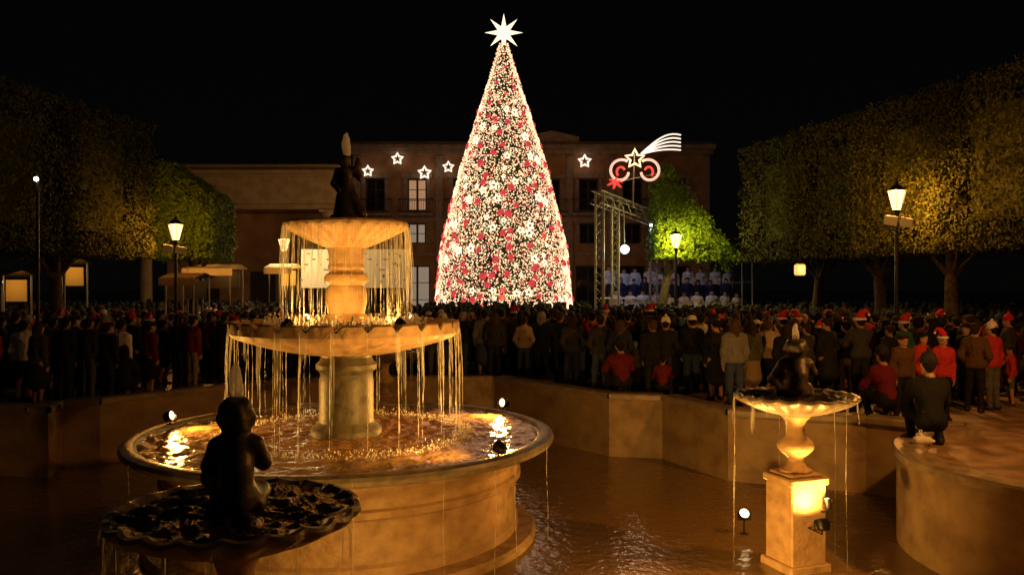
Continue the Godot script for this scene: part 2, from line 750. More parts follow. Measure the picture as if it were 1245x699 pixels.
func make_ground_and_pool() -> void:
	# corners of the pool (x, z), each run is one straight or curved stretch of wall
	var runs := []
	var lobe := Vector2(8.15, -11.0)
	runs.append(arc(lobe, 2.72, Vector2(7.12, -8.47), Vector2(5.43, -11.1), 10))
	runs.append(arc(lobe, 2.72, Vector2(5.43, -11.1), Vector2(7.5, -13.64), 12))
	for s in [[7.5, -13.64, 6.3, -14.6], [6.3, -14.6, 4.08, -15.5], [4.08, -15.5, 3.7, -16.35], [3.7, -16.35, 3.2, -17.5], [3.2, -17.5, 2.1, -17.75], [2.1, -17.75, -0.46, -21.1], [-0.46, -21.1, -4.6, -21.1], [-4.6, -21.1, -6.6, -19.6], [-6.6, -19.6, -8.48, -16.9], [-8.48, -16.9, -9.15, -16.7], [-9.15, -16.7, -8.9, -15.75], [-8.9, -15.75, -10.3, -16.0], [-10.3, -16.0, -11.2, -14.9]]:
		runs.append([Vector2(s[0], s[1]), Vector2(s[2], s[3])])
	runs.append(arc(Vector2(-13.2, -12.6), 3.0, Vector2(-11.2, -14.9), Vector2(-11.3, -10.2), 10))
	for s in [[-11.3, -10.2, -10.4, -7.8], [-10.4, -7.8, -8.4, -5.4], [-8.4, -5.4, -5.5, -3.9], [-5.5, -3.9, -2.0, -3.3], [-2.0, -3.3, 1.8, -3.5], [1.8, -3.5, 4.4, -5.0], [4.4, -5.0, 6.2, -6.6], [6.2, -6.6, 7.12, -8.47]]:
		runs.append([Vector2(s[0], s[1]), Vector2(s[2], s[3])])
	var pool := thing("pool_wall", "low amber stone wall with angled and rounded stretches enclosing the sunken pool", "wall")
	for run in runs:
		var wall := MB.new()
		var cope := MB.new()
		var lo := PackedVector3Array()
		var hi := PackedVector3Array()
		var c0 := PackedVector3Array()
		var c1 := PackedVector3Array()
		var c2 := PackedVector3Array()
		var c3 := PackedVector3Array()
		var c4 := PackedVector3Array()
		var n: int = run.size()
		for k in n:
			var p: Vector2 = run[k]
			var t: Vector2 = (run[mini(k + 1, n - 1)] - run[maxi(k - 1, 0)]).normalized()
			var inward := Vector2(t.y, -t.x)
			var mid := Vector2(CENTRE.x, CENTRE.z)
			if inward.dot(mid - p) < 0:
				inward = -inward
			lo.append(Vector3(p.x, POOL_Y - 0.3, p.y))
			hi.append(Vector3(p.x, 0.002, p.y))
			var a := p + inward * 0.06
			var o := p - inward * 0.36
			c0.append(Vector3(p.x, 0.0, p.y))
			c1.append(Vector3(a.x, 0.01, a.y))
			c2.append(Vector3(a.x, 0.10, a.y))
			a = p + inward * 0.03
			c3.append(Vector3(a.x, 0.13, a.y))
			c4.append(Vector3(o.x, 0.125, o.y))
			if outline.is_empty() or outline[-1].distance_to(p) > 0.02:
				outline.append(p)
		var c5 := PackedVector3Array()
		for e in c4:
			c5.append(Vector3(e.x, -0.02, e.z))
		wall.add_grid([lo, hi], false)
		cope.add_grid([c0, c1], false)
		cope.add_grid([c1, c2], false)
		cope.add_grid([c2, c3], false)
		cope.add_grid([c3, c4], false)
		cope.add_grid([c4, c5], false)
		part("wall_stretch", wall.mesh(), M.wall, pool)
		part("coping", cope.mesh(), M.coping, pool)
	if outline[-1].distance_to(outline[0]) < 0.02:
		outline.remove_at(outline.size() - 1)
	# plaza paving: rings from the pool's edge to the horizon
	var rows := []
	for reach in [0.0, 3.0, 10.0, 30.0, 110.0, 420.0]:
		var row := PackedVector3Array()
		for p in outline:
			var d := p - Vector2(CENTRE.x, CENTRE.z)
			var q: Vector2 = p + d.normalized() * reach
			row.append(Vector3(q.x, 0.0, q.y))
		rows.append(row)
	var g := MB.new()
	g.add_grid(rows, true)
	for k in g.n.size():
		g.n[k] = Vector3.UP
	struct("plaza_ground", g.mesh(), M.pave)
	var w := MB.new()
	var f := MB.new()
	var wr := []
	for k in 7:
		var row := PackedVector3Array()
		for p in outline:
			var q := p.lerp(Vector2(CENTRE.x, CENTRE.z), 1.0 - k / 6.0)
			row.append(Vector3(q.x, POOL_Y, q.y))
		wr.append(row)
	w.add_grid(wr, true)
	for k in w.n.size():
		w.n[k] = Vector3.UP
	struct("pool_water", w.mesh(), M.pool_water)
	var fr := []
	for k in 2:
		var row := PackedVector3Array()
		for p in outline:
			var q := p.lerp(Vector2(CENTRE.x, CENTRE.z), 1.0 - k)
			row.append(Vector3(q.x, POOL_Y - 0.25, q.y))
		fr.append(row)
	f.add_grid(fr, true)
	struct("pool_floor", f.mesh(), M.pool_floor)

func clear_of_pool(p: Vector2, margin: float) -> bool:
	if Geometry2D.is_point_in_polygon(p, outline):
		return false
	for k in outline.size():
		var q := Geometry2D.get_closest_point_to_segment(p, outline[k], outline[(k + 1) % outline.size()])
		if q.distance_to(p) < margin:
			return false
	return true

# ---------------------------------------------------------------- buildings
# a wall in the x-y plane facing +z, with real openings
func facade_mesh(r: Rect2, holes: Array, depth := 0.45) -> ArrayMesh:
	var xs := [r.position.x, r.end.x]
	var ys := [r.position.y, r.end.y]
	for h in holes:
		xs.append_array([h.position.x, h.end.x])
		ys.append_array([h.position.y, h.end.y])
	xs.sort()
	ys.sort()
	var b := MB.new()
	for i in xs.size() - 1:
		for j in ys.size() - 1:
			if xs[i + 1] - xs[i] < 0.001 or ys[j + 1] - ys[j] < 0.001:
				continue
			var mid := Vector2((xs[i] + xs[i + 1]) / 2, (ys[j] + ys[j + 1]) / 2)
			var open := false
			for h in holes:
				if h.has_point(mid):
					open = true
			if not open:
				b.add_quad(Vector3(xs[i], ys[j], 0), Vector3(xs[i], ys[j + 1], 0), Vector3(xs[i + 1], ys[j + 1], 0), Vector3(xs[i + 1], ys[j], 0))
	for h in holes:
		var a: Vector2 = h.position
		var e: Vector2 = h.end
		b.add_quad(Vector3(a.x, a.y, 0), Vector3(a.x, a.y, -depth), Vector3(a.x, e.y, -depth), Vector3(a.x, e.y, 0))
		b.add_quad(Vector3(e.x, a.y, -depth), Vector3(e.x, a.y, 0), Vector3(e.x, e.y, 0), Vector3(e.x, e.y, -depth))
		b.add_quad(Vector3(a.x, e.y, 0), Vector3(a.x, e.y, -depth), Vector3(e.x, e.y, -depth), Vector3(e.x, e.y, 0))
		b.add_quad(Vector3(a.x, a.y, -depth), Vector3(a.x, a.y, 0), Vector3(e.x, a.y, 0), Vector3(e.x, a.y, -depth))
	return b.mesh()

func window_part(parent: Node3D, h: Rect2, pane_m: Material, rows := 3) -> void:
	var c := h.get_center()
	var s := h.size
	var list := [[Vector3(-s.x / 2 + 0.05, 0, 0), Vector3(0.1, s.y, 0.08)], [Vector3(s.x / 2 - 0.05, 0, 0), Vector3(0.1, s.y, 0.08)], [Vector3(0, s.y / 2 - 0.05, 0), Vector3(s.x - 0.2, 0.1, 0.08)], [Vector3(0, -s.y / 2 + 0.05, 0), Vector3(s.x - 0.2, 0.1, 0.08)], [Vector3(0, 0, 0.004), Vector3(0.12, s.y - 0.2, 0.07)]]
	for k in range(1, rows):
		list.append([Vector3(-s.x / 4, -s.y / 2 + s.y * k / rows, 0), Vector3(s.x / 2 - 0.16, 0.05, 0.05)])
		list.append([Vector3(s.x / 4, -s.y / 2 + s.y * k / rows, 0), Vector3(s.x / 2 - 0.16, 0.05, 0.05)])
	var f := part("window", boxes(list), M.wood_dark, parent, Vector3(c.x, c.y, -0.3))
	for sx in [-1, 1]:
		part("pane", box(Vector3(s.x / 2 - 0.16, s.y - 0.2, 0.02)), pane_m, f, Vector3(sx * s.x / 4, 0, -0.05))

func surround(parent: Node3D, h: Rect2, m: Material) -> void:
	var c := h.get_center()
	var s := h.size
	part("window_surround", boxes([[Vector3(-s.x / 2 - 0.15, 0, 0.05), Vector3(0.28, s.y, 0.14)], [Vector3(s.x / 2 + 0.15, 0, 0.05), Vector3(0.28, s.y, 0.14)], [Vector3(0, s.y / 2 + 0.18, 0.08), Vector3(s.x + 0.9, 0.34, 0.22)]], 0.02), m, parent, Vector3(c.x, c.y, 0))

func balcony(parent: Node3D, x: float, y: float, w: float) -> void:
	var b := part("balcony", boxes([[Vector3(0, -0.1, 0.45), Vector3(w, 0.2, 0.9)]], 0.03), M.facade_trim, parent, Vector3(x, y, 0))
	var rail := MB.new()
	rail.add_box(Vector3(0, 0.98, 0.84), Vector3(w, 0.06, 0.05))
	rail.add_box(Vector3(0, 0.08, 0.84), Vector3(w, 0.04, 0.04))
	var n := int(w / 0.16)
	for k in n + 1:
		rail.add_box(Vector3(-w / 2 + 0.02 + (w - 0.04) * k / n, 0.53, 0.84), Vector3(0.025, 0.86, 0.025))
	for s in [-1, 1]:
		rail.add_box(Vector3(s * (w / 2 - 0.02), 0.98, 0.42), Vector3(0.05, 0.06, 0.8))
	var r := part("railing", rail.mesh(), M.iron, b)
	r.set_meta("kind", "stuff")

func make_main_building() -> void:
	var z := -60.0
	var x0 := -11.7
	var x1 := 14.5
	var b := thing("town_building", "long reddish three storey building with heavy cornice and balconies behind the Christmas tree", "building", Vector3(0, 0, z))
	var cols := [-10.0, -6.95, -3.6, -0.4, 2.8, 5.6, 8.8, 12.0]
	var holes := []
	for x in cols:
		holes.append(Rect2(x - 0.7, 7.9, 1.4, 2.35))
		holes.append(Rect2(x - 0.65, 5.5, 1.3, 1.5))
		holes.append(Rect2(x - 0.95, 0.15, 1.9, 3.75))
	part("wall", facade_mesh(Rect2(x0, 0, x1 - x0, 12.6), holes), M.facade, b)
	var side := MB.new()
	side.add_quad(Vector3(x0, 0, -12), Vector3(x0, 12.6, -12), Vector3(x0, 12.6, 0), Vector3(x0, 0, 0))
	side.add_quad(Vector3(x1, 0, 0), Vector3(x1, 12.6, 0), Vector3(x1, 12.6, -12), Vector3(x1, 0, -12))
	side.add_quad(Vector3(x1, 0, -12), Vector3(x1, 12.6, -12), Vector3(x0, 12.6, -12), Vector3(x0, 0, -12))
	part("wall", side.mesh(), M.facade, b)
	part("roof", box(Vector3(x1 - x0 - 0.1, 0.2, 11.9), 0.0, Vector3((x0 + x1) / 2, 12.5, -6)), M.facade, b)
	part("cornice", boxes([[Vector3((x0 + x1) / 2, 12.5, 0.2), Vector3(x1 - x0 + 0.6, 0.35, 0.9)], [Vector3((x0 + x1) / 2, 12.15, 0.1), Vector3(x1 - x0 + 0.3, 0.35, 0.5)], [Vector3((x0 + x1) / 2, 12.8, -0.1), Vector3(x1 - x0 + 0.2, 0.25, 0.5)]], 0.04), M.facade_trim, b)
	part("string_course", box(Vector3(x1 - x0 + 0.1, 0.3, 0.24), 0.04, Vector3((x0 + x1) / 2, 7.25, 0.13)), M.facade_trim, b)
	part("string_course", box(Vector3(x1 - x0 + 0.1, 0.25, 0.2), 0.04, Vector3((x0 + x1) / 2, 4.7, 0.11)), M.facade_trim, b)
	# raised pediment over the middle bay
	var ped := MB.new()
	var pr := [Vector2(0.9, 12.93), Vector2(0.9, 13.3), Vector2(2.9, 13.75), Vector2(4.9, 13.3), Vector2(4.9, 12.93)]
	for k in range(1, 4):
		ped.add_tri(Vector3(pr[0].x, pr[0].y, 0), Vector3(pr[k].x, pr[k].y, 0), Vector3(pr[k + 1].x, pr[k + 1].y, 0))
	for k in 4:
		ped.add_quad(Vector3(pr[k].x, pr[k].y, 0), Vector3(pr[k].x, pr[k].y, -0.5), Vector3(pr[k + 1].x, pr[k + 1].y, -0.5), Vector3(pr[k + 1].x, pr[k + 1].y, 0))
	part("pediment", ped.mesh(), M.facade_trim, b)
	for k in cols.size():
		var x: float = cols[k]
		var lit := k == 1
		window_part(b, holes[k * 3], M.window_lit if lit else M.glass_dark)
		window_part(b, holes[k * 3 + 1], M.window_pale if lit else M.glass_dark, 2)
		window_part(b, holes[k * 3 + 2], M.window_pale if k in [1, 4] else M.glass_dark, 3)
		surround(b, holes[k * 3], M.facade_trim)
		surround(b, holes[k * 3 + 1], M.facade_trim)
		balcony(b, x, 7.68, 2.5)
	for x in [x0 + 0.35, -5.3, 1.2, 4.2, 7.2, x1 - 0.35]:
		part("pilaster", box(Vector3(0.55, 11.9, 0.22), 0.04, Vector3(x, 5.98, 0.12)), M.facade_trim, b)

func make_portico_building() -> void:
	var z := -46.0
	var b := thing("portico_building", "low building with lit ochre frieze and dark columned porch behind the stalls", "building", Vector3(0, 0, z))
	var x0 := -21.0
	var x1 := -9.75
	var w := x1 - x0
	var cx := (x0 + x1) / 2
	part("frieze", box(Vector3(w, 1.55, 0.6), 0.03, Vector3(cx, 7.75, 0)), M.portico, b)
	part("cornice", boxes([[Vector3(cx, 8.72, 0.25), Vector3(w + 0.8, 0.2, 1.2)], [Vector3(cx, 8.565, 0.1), Vector3(w + 0.4, 0.12, 0.9)], [Vector3(cx, 9.0, -0.1), Vector3(w + 0.2, 0.36, 0.6)]], 0.03), M.portico, b)
	part("architrave", box(Vector3(w + 0.1, 0.28, 0.74), 0.03, Vector3(cx, 6.83, 0)), M.portico, b)
	for k in 2:
		var x := x0 + 0.5 + (w - 1.0) * k
		var c := part("column", lathe([[0.36, 0.0], [0.42, 0.05], [0.42, 0.2], [0.34, 0.3], [0.33, 2.5], [0.29, 6.2], [0.36, 6.3], [0.42, 6.45], [0.42, 6.69]], 20), M.portico, b, Vector3(x, 0, 0))
		part("capital", box(Vector3(0.95, 0.16, 0.95), 0.02, Vector3(0, 6.6, 0)), M.portico, c)
	part("wall", facade_mesh(Rect2(x0, 0, w, 9), [Rect2(x0 + 1.6, 0.1, 1.6, 3.2), Rect2(x0 + 5.0, 0.1, 1.6, 3.2), Rect2(x0 + 8.3, 0.1, 1.6, 3.2)]), M.facade, b, Vector3(0, 0, -4))
	for k in 3:
		var d := part("door", box(Vector3(1.6, 3.2, 0.08), 0.02), M.wood_dark, b, Vector3(x0 + 2.4 + [0.0, 3.4, 6.7][k], 1.7, -4.3))
		part("panel", boxes([[Vector3(-0.38, 0.5, 0.05), Vector3(0.55, 1.6, 0.04)], [Vector3(0.38, 0.5, 0.05), Vector3(0.55, 1.6, 0.04)]], 0.01), M.wood_dark, d)
	part("ceiling", box(Vector3(w, 0.2, 3.6), 0.0, Vector3(cx, 6.9, -2.2)), M.facade, b)
	part("wall", box(Vector3(0.3, 8.9, 3.55), 0.0, Vector3(x1 - 0.16, 4.45, -2.15)), M.facade, b)
	part("roof", box(Vector3(w, 0.2, 4.6), 0.0, Vector3(cx, 9.12, -2.2)), M.facade, b)

# ---------------------------------------------------------------- clipped trees
# profile: convex outline in (x, y); the crown is that outline drawn out along z by +-half
func crown_mesh(profile: Array, half: float, count: int, sd: int, tone: Color, leaf: float) -> ArrayMesh:
	var r := RandomNumberGenerator.new()
	r.seed = sd
	var nz := FastNoiseLite.new()
	nz.seed = sd
	nz.frequency = 1.1
	var mid := Vector2.ZERO
	for p in profile:
		mid += p
	mid /= profile.size()
	var b := MB.new()
	# dense inside of the crown
	b.col = tone
	var inner := []
	for p in profile:
		inner.append(mid + (p - mid) * 0.66)
	var m := inner.size()
	var hz := half * 0.62
	for k in range(1, m - 1):
		b.add_tri(Vector3(inner[0].x, inner[0].y, hz), Vector3(inner[k + 1].x, inner[k + 1].y, hz), Vector3(inner[k].x, inner[k].y, hz))
		b.add_tri(Vector3(inner[0].x, inner[0].y, -hz), Vector3(inner[k].x, inner[k].y, -hz), Vector3(inner[k + 1].x, inner[k + 1].y, -hz))
	for k in m:
		var p: Vector2 = inner[k]
		var q: Vector2 = inner[(k + 1) % m]
		b.add_quad(Vector3(p.x, p.y, hz), Vector3(q.x, q.y, hz), Vector3(q.x, q.y, -hz), Vector3(p.x, p.y, -hz))
	# leaves
	var lens := []
	var total := 0.0
	for k in m:
		var l: float = profile[k].distance_to(profile[(k + 1) % m]) * half * 2.0
		lens.append(l)
		total += l
	var poly := PackedVector2Array(profile)
	var box_lo := Vector2.INF
	var box_hi := -Vector2.INF
	for p in profile:
		box_lo = box_lo.min(p)
		box_hi = box_hi.max(p)
	var face_area := (box_hi - box_lo).x * (box_hi - box_lo).y
	var made := 0
	while made < count:
		var p := Vector3.ZERO
		var nrm := Vector3.ZERO
		if r.randf() < 2.0 * face_area / (2.0 * face_area + total):
			var q := Vector2(r.randf_range(box_lo.x, box_hi.x), r.randf_range(box_lo.y, box_hi.y))
			if not Geometry2D.is_point_in_polygon(q, poly):
				made += 1
				continue
			var s := 1.0 if r.randf() < 0.5 else -1.0
			p = Vector3(q.x, q.y, s * half)
			nrm = Vector3(0, 0, s)
		else:
			var t := r.randf() * total
			var k := 0
			while k < m - 1 and t > lens[k]:
				t -= lens[k]
				k += 1
			var e: Vector2 = profile[(k + 1) % m] - profile[k]
			var q: Vector2 = profile[k] + e * r.randf()
			p = Vector3(q.x, q.y, r.randf_range(-half, half))
			nrm = Vector3(e.y, -e.x, 0).normalized()
			if nrm.dot(Vector3(q.x - mid.x, q.y - mid.y, 0)) < 0:
				nrm = -nrm
		made += 1
		var lump := nz.get_noise_3dv(p)
		if (lump < -0.3 or nz.get_noise_3dv(p * 2.6 + Vector3(9, 4, 2)) < -0.25) and r.randf() < 0.8:
			continue
		p += nrm * (lump * 0.24 + nz.get_noise_3dv(p * 3.1) * 0.14 - r.randf() * r.randf() * 1.0)
		p += Vector3(r.randf_range(-0.06, 0.06), r.randf_range(-0.06, 0.06), r.randf_range(-0.06, 0.06))
		var dir := (nrm * 1.7 + Vector3(r.randf_range(-1, 1), r.randf_range(-0.8, 1), r.randf_range(-1, 1))).normalized()
		var side := dir.cross(Vector3(r.randf_range(-1, 1), r.randf_range(-1, 1), r.randf_range(-1, 1))).normalized()
		var l := leaf * r.randf_range(0.7, 1.3)
		var across := dir.cross(side).normalized() * l * 0.42
		var shade := r.randf_range(0.55, 1.35)
		b.col = Color(tone.r * shade * r.randf_range(0.85, 1.25), tone.g * shade, tone.b * shade)
		b.add_quad(p - side * l, p + across, p + side * l, p - across)
	return b.mesh()

func clipped_tree(label: String, where: Vector3, turn: float, crown: ArrayMesh, bottom: float, sd: int, group: String, lean := 0.0) -> void:
	var t := thing("clipped_laurel_tree", label, "tree", where, turn, group)
	var r := RandomNumberGenerator.new()
	r.seed = sd
	var b := MB.new()
	var pts := []
	var rad := []
	for k in 7:
		var y := bottom * 1.2 * k / 6.0
		pts.append(Vector3(sin(y * 0.9 + sd) * 0.08 + lean * y, y - 0.05, cos(y * 0.7 + sd) * 0.07))
		rad.append(0.24 - 0.11 * k / 6.0 + (0.1 if k == 0 else 0.0))
	tube_into(b, pts, rad, 9)
	for k in 4:
		var a := TAU * k / 4.0 + r.randf() * 0.8
		var s: Vector3 = pts[4]
		tube_into(b, [s, s + Vector3(cos(a) * 0.5, 0.6, sin(a) * 0.5), s + Vector3(cos(a) * 1.1, 1.5, sin(a) * 1.1)], [0.09, 0.06, 0.03], 6)
	part("trunk", b.mesh(), M.bark, t)
	part("crown", crown, M.leaf, t)

func make_trees() -> void:
	var olive := Color(0.055, 0.064, 0.01)
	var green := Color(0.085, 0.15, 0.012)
	var block := []
	for sd in 3:
		block.append(crown_mesh([Vector2(-2.1, 3.35), Vector2(2.1, 3.35), Vector2(2.1, 7.6), Vector2(-2.1, 7.6)], 1.9, 46000, 100 + sd, olive, 0.055))
	# the row along the path beside the tall lamp post: face from (11.5, -18.4) to (8.6, -31)
	var a := Vector3(11.5, 0, -18.4)
	var b := Vector3(8.6, 0, -31.0)
	var dir := (b - a).normalized()
	var out := Vector3(-dir.z, 0, dir.x)
	if out.x < 0:
		out = -out
	var turn := atan2(-dir.z, dir.x) - PI / 2
	var names := ["square clipped laurel tree beyond the end of the lamp lit hedge row", "square clipped laurel tree with brightly lit golden leaves beside the tall lamp post", "square clipped laurel tree standing second behind the tall lamp post in the row", "square clipped laurel tree standing third behind the tall lamp post in the row", "square clipped laurel tree in the row, next to the choir stage rail"]
	for k in 5:
		var p := a + dir * (-2.1 + 3.3 * k) + out * 2.1
		clipped_tree(names[k], p, turn + (PI if k % 2 else 0.0), block[k % 3], 3.35, k, "clipped laurel row by the tall lamp post")
	# yellow-green tree behind the lamp by the choir stage: upright on one side, sloping on the other
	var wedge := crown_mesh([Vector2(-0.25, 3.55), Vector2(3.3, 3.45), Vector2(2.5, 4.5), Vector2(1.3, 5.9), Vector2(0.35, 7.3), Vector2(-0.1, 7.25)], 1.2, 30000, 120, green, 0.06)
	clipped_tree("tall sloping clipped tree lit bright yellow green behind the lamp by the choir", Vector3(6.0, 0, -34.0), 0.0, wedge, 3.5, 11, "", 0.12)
	# the other side of the plaza
	a = Vector3(-12.7, 0, -19.6)
	b = Vector3(-11.5, 0, -26.2)
	dir = (b - a).normalized()
	out = Vector3(-dir.z, 0, dir.x)
	if out.x > 0:
		out = -out
	turn = atan2(-dir.z, dir.x) - PI / 2
	var names2 := ["dark square clipped laurel tree over the market stalls", "square clipped laurel tree with brown lit side next to the two plate lamp post"]
	for k in 2:
		var p := a + dir * (1.7 + 3.4 * k) + out * 2.1
		clipped_tree(names2[k], p, turn, block[(k + 1) % 3], 3.35, 20 + k, "clipped laurel row by the market stalls")
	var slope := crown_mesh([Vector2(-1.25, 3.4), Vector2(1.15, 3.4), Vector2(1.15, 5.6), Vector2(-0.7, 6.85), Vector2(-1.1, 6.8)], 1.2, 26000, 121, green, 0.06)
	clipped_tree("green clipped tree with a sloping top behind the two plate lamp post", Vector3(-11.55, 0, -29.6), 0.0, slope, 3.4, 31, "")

# ---------------------------------------------------------------- fountains
func water_strand(a: float, r0: float, y0: float, y1: float, throw: float, thick: float, r: RandomNumberGenerator) -> ArrayMesh:
	var pts := []
	var rad := []
	var n := 22
	var w := r.randf() * 6.0
	for k in n + 1:
		var t := k / float(n)
		var rr := r0 + throw * sqrt(t) + sin(t * 9.0 + w) * 0.006
		pts.append(Vector3(cos(a + sin(t * 5.0 + w) * 0.004) * rr, lerpf(y0, y1, t * t * 0.55 + t * 0.45), sin(a) * rr))
		rad.append(thick * (1.0 - 0.25 * t) * (r.randf_range(0.5, 1.5) if r.randf() > 0.3 * t + 0.1 else 0.12))
	return tube(pts, rad, 5)

# a ragged thin sheet of water that leaves the rim and tears into threads
func water_veil(a: float, r0: float, y0: float, drop: float, width: float, throw: float, r: RandomNumberGenerator) -> ArrayMesh:
	var rows := []
	var n := 10
	var cuts := []
	for s in 7:
		cuts.append(r.randf_range(0.45, 1.0))
	for k in n + 1:
		var row := PackedVector3Array()
		for s in 7:
			var t: float = k / float(n) * cuts[s]
			var ang := a + (s / 6.0 - 0.5) * width / r0 * (1.0 - 0.35 * t)
			var rr := r0 + throw * sqrt(t) + 0.006 * sin(s * 2.3 + t * 9.0)
			row.append(Vector3(cos(ang) * rr, y0 - drop * (0.45 * t + 0.55 * t * t), sin(ang) * rr))
		rows.append(row)
	var b := MB.new()
	b.add_grid(rows, false)
	return b.mesh()

func splash(parent: Node3D, called: String, count: int, r0: float, r1: float, y: float, high: float, size: float, sd: int) -> void:
	var r := RandomNumberGenerator.new()
	r.seed = sd
	var mm := MultiMesh.new()
	mm.transform_format = MultiMesh.TRANSFORM_3D
	mm.mesh = ball(1.0, 6)
	mm.instance_count = count
	for k in count:
		var a := r.randf() * TAU
		var rad := lerpf(r0, r1, sqrt(r.randf()))
		var s := size * r.randf_range(0.4, 1.3)
		var h := high * r.randf() * r.randf() * r.randf()
		mm.set_instance_transform(k, Transform3D(Basis().scaled(Vector3(s, s * r.randf_range(0.7, 2.2), s)), Vector3(cos(a) * rad, y + h, sin(a) * rad)))
	var o := MultiMeshInstance3D.new()
	o.name = called
	o.multimesh = mm
	o.material_override = M.foam
	o.set_meta("kind", "stuff")
	parent.add_child(o, true)

func jet_mesh(h: float, r: float, sd: int) -> ArrayMesh:
	var rr := RandomNumberGenerator.new()
	rr.seed = sd
	var prims := []
	for k in 9:
		var t := k / 8.0
		var w := sin(PI * (0.1 + 0.82 * t)) * r
		var p := Vector3(rr.randf_range(-1, 1) * r * 0.3, h * t, rr.randf_range(-1, 1) * r * 0.3)
		prims.append([p, p + Vector3(rr.randf_range(-0.3, 0.3) * r, h * 0.13, 0), w * rr.randf_range(0.6, 1.0), w * 0.6, "j"])
	return raw_mesh(sdf(prims, maxf(r * 0.16, 0.008), 2.2 / r))

func make_fountain() -> void:
	var f := thing("stone_fountain", "large three tiered stone fountain with scalloped basins and a draped statue on top", "fountain", CENTRE)
	f.scale = Vector3(0.945, 1.0, 0.945)
	var r := RandomNumberGenerator.new()
	r.seed = 77
	part("plinth", lathe([[3.02, -1.5], [3.02, -1.16], [2.98, -1.12], [2.7, -1.1]], 96), M.cantera, f)
	part("basin_wall", lathe([[2.74, -1.12], [2.74, -0.98], [2.7, -0.94], [2.7, -0.42], [2.73, -0.39], [2.78, -0.37], [2.78, -0.29], [2.74, -0.26], [2.74, -0.14], [2.8, -0.06], [2.95, 0.05], [3.05, 0.1]], 96), M.cantera, f)
	part("basin_rim", lathe([[3.04, 0.09], [3.24, 0.12], [3.29, 0.15], [3.31, 0.2], [3.29, 0.25], [3.22, 0.275], [3.12, 0.27], [3.06, 0.235], [3.0, 0.1]], 96), M.cantera_wet, f)
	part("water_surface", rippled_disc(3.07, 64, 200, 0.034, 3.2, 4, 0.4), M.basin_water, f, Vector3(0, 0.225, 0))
	# lower stem
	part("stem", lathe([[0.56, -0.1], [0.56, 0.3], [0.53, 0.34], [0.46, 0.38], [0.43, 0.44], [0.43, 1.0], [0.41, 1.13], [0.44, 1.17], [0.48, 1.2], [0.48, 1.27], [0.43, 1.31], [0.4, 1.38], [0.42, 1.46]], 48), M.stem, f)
	var lobes := 26.0
	part("middle_basin", lathe([[0.4, 1.42], [0.62, 1.43], [0.9, 1.475], [1.2, 1.54], [1.45, 1.61], [1.6, 1.655], [1.68, 1.67], [1.74, 1.7], [1.79, 1.75], [1.8, 1.83], [1.8, 1.9], [1.78, 1.925], [1.71, 1.925], [1.66, 1.88], [1.5, 1.8], [0.3, 1.74]], 260, "gadroon"), M.cantera, f)
	part("water_surface", rippled_disc(1.64, 26, 96, 0.03, 3.0, 6, 0.25), M.basin_water, f, Vector3(0, 1.845, 0))
	part("column", lathe([[0.36, 1.74], [0.36, 1.96], [0.33, 2.0], [0.29, 2.03], [0.3, 2.1], [0.325, 2.2], [0.325, 2.32], [0.3, 2.42], [0.27, 2.45], [0.3, 2.48], [0.34, 2.51], [0.35, 2.56], [0.33, 2.61], [0.275, 2.64], [0.26, 2.68], [0.29, 2.71], [0.29, 2.74], [0.27, 2.77], [0.275, 2.9], [0.3, 2.99], [0.3, 3.05]], 48), M.cantera, f)
	part("upper_basin", lathe([[0.28, 3.0], [0.4, 3.05], [0.58, 3.13], [0.75, 3.21], [0.88, 3.275], [0.93, 3.3], [0.965, 3.33], [0.975, 3.37], [0.96, 3.4], [0.92, 3.405], [0.88, 3.38], [0.5, 3.33], [0.1, 3.31]], 224, "flutes"), M.cantera, f)
	part("water_surface", rippled_disc(0.9, 12, 48, 0.02, 4.0, 8), M.basin_water, f, Vector3(0, 3.385, 0))
	# statue: draped figure on a block, one arm raised to a jug on the shoulder
	part("statue_base", lathe([[0.28, 3.3], [0.28, 3.46], [0.25, 3.5], [0.2, 3.53]], 20), M.bronze, f)
	var y := 3.5
	var pr := [
		[Vector3(0, y + 0.02, 0), Vector3(0, y + 0.38, 0), 0.2, 0.13, "b"], [Vector3(-0.07, y, 0.06), Vector3(-0.04, y + 0.4, 0.02), 0.12, 0.09, "b"], [Vector3(0.08, y, -0.03), Vector3(0.05, y + 0.4, 0), 0.12, 0.09, "b"],
		[Vector3(0, y + 0.38, 0), Vector3(0, y + 0.5, 0), 0.115, 0.1, "b"], [Vector3(0, y + 0.5, 0), Vector3(0, y + 0.64, 0), 0.1, 0.105, "b"],
		[Vector3(-0.11, y + 0.66, 0), Vector3(0.11, y + 0.66, 0), 0.06, 0.06, "b"], [Vector3(0, y + 0.66, 0), Vector3(0, y + 0.76, 0), 0.045, 0.04, "b"],
		[Vector3(0, y + 0.8, 0), Vector3(0, y + 0.85, 0.01), 0.065, 0.07, "b"], [Vector3(0, y + 0.86, -0.06), Vector3(0, y + 0.86, -0.08), 0.045, 0.035, "b"],
		[Vector3(-0.14, y + 0.66, 0), Vector3(-0.2, y + 0.48, 0.04), 0.05, 0.04, "b"], [Vector3(-0.2, y + 0.48, 0.04), Vector3(-0.1, y + 0.36, 0.13), 0.04, 0.032, "b"],
		[Vector3(0.14, y + 0.66, 0), Vector3(0.22, y + 0.56, 0.03), 0.05, 0.04, "b"], [Vector3(0.22, y + 0.56, 0.03), Vector3(0.2, y + 0.74, 0.04), 0.04, 0.032, "b"],
		[Vector3(0.19, y + 0.74, 0.04), Vector3(0.19, y + 0.84, 0.04), 0.055, 0.035, "b"],
		[Vector3(0.1, y + 0.3, 0.05), Vector3(0.24, y + 0.02, 0.06), 0.08, 0.1, "b"]]
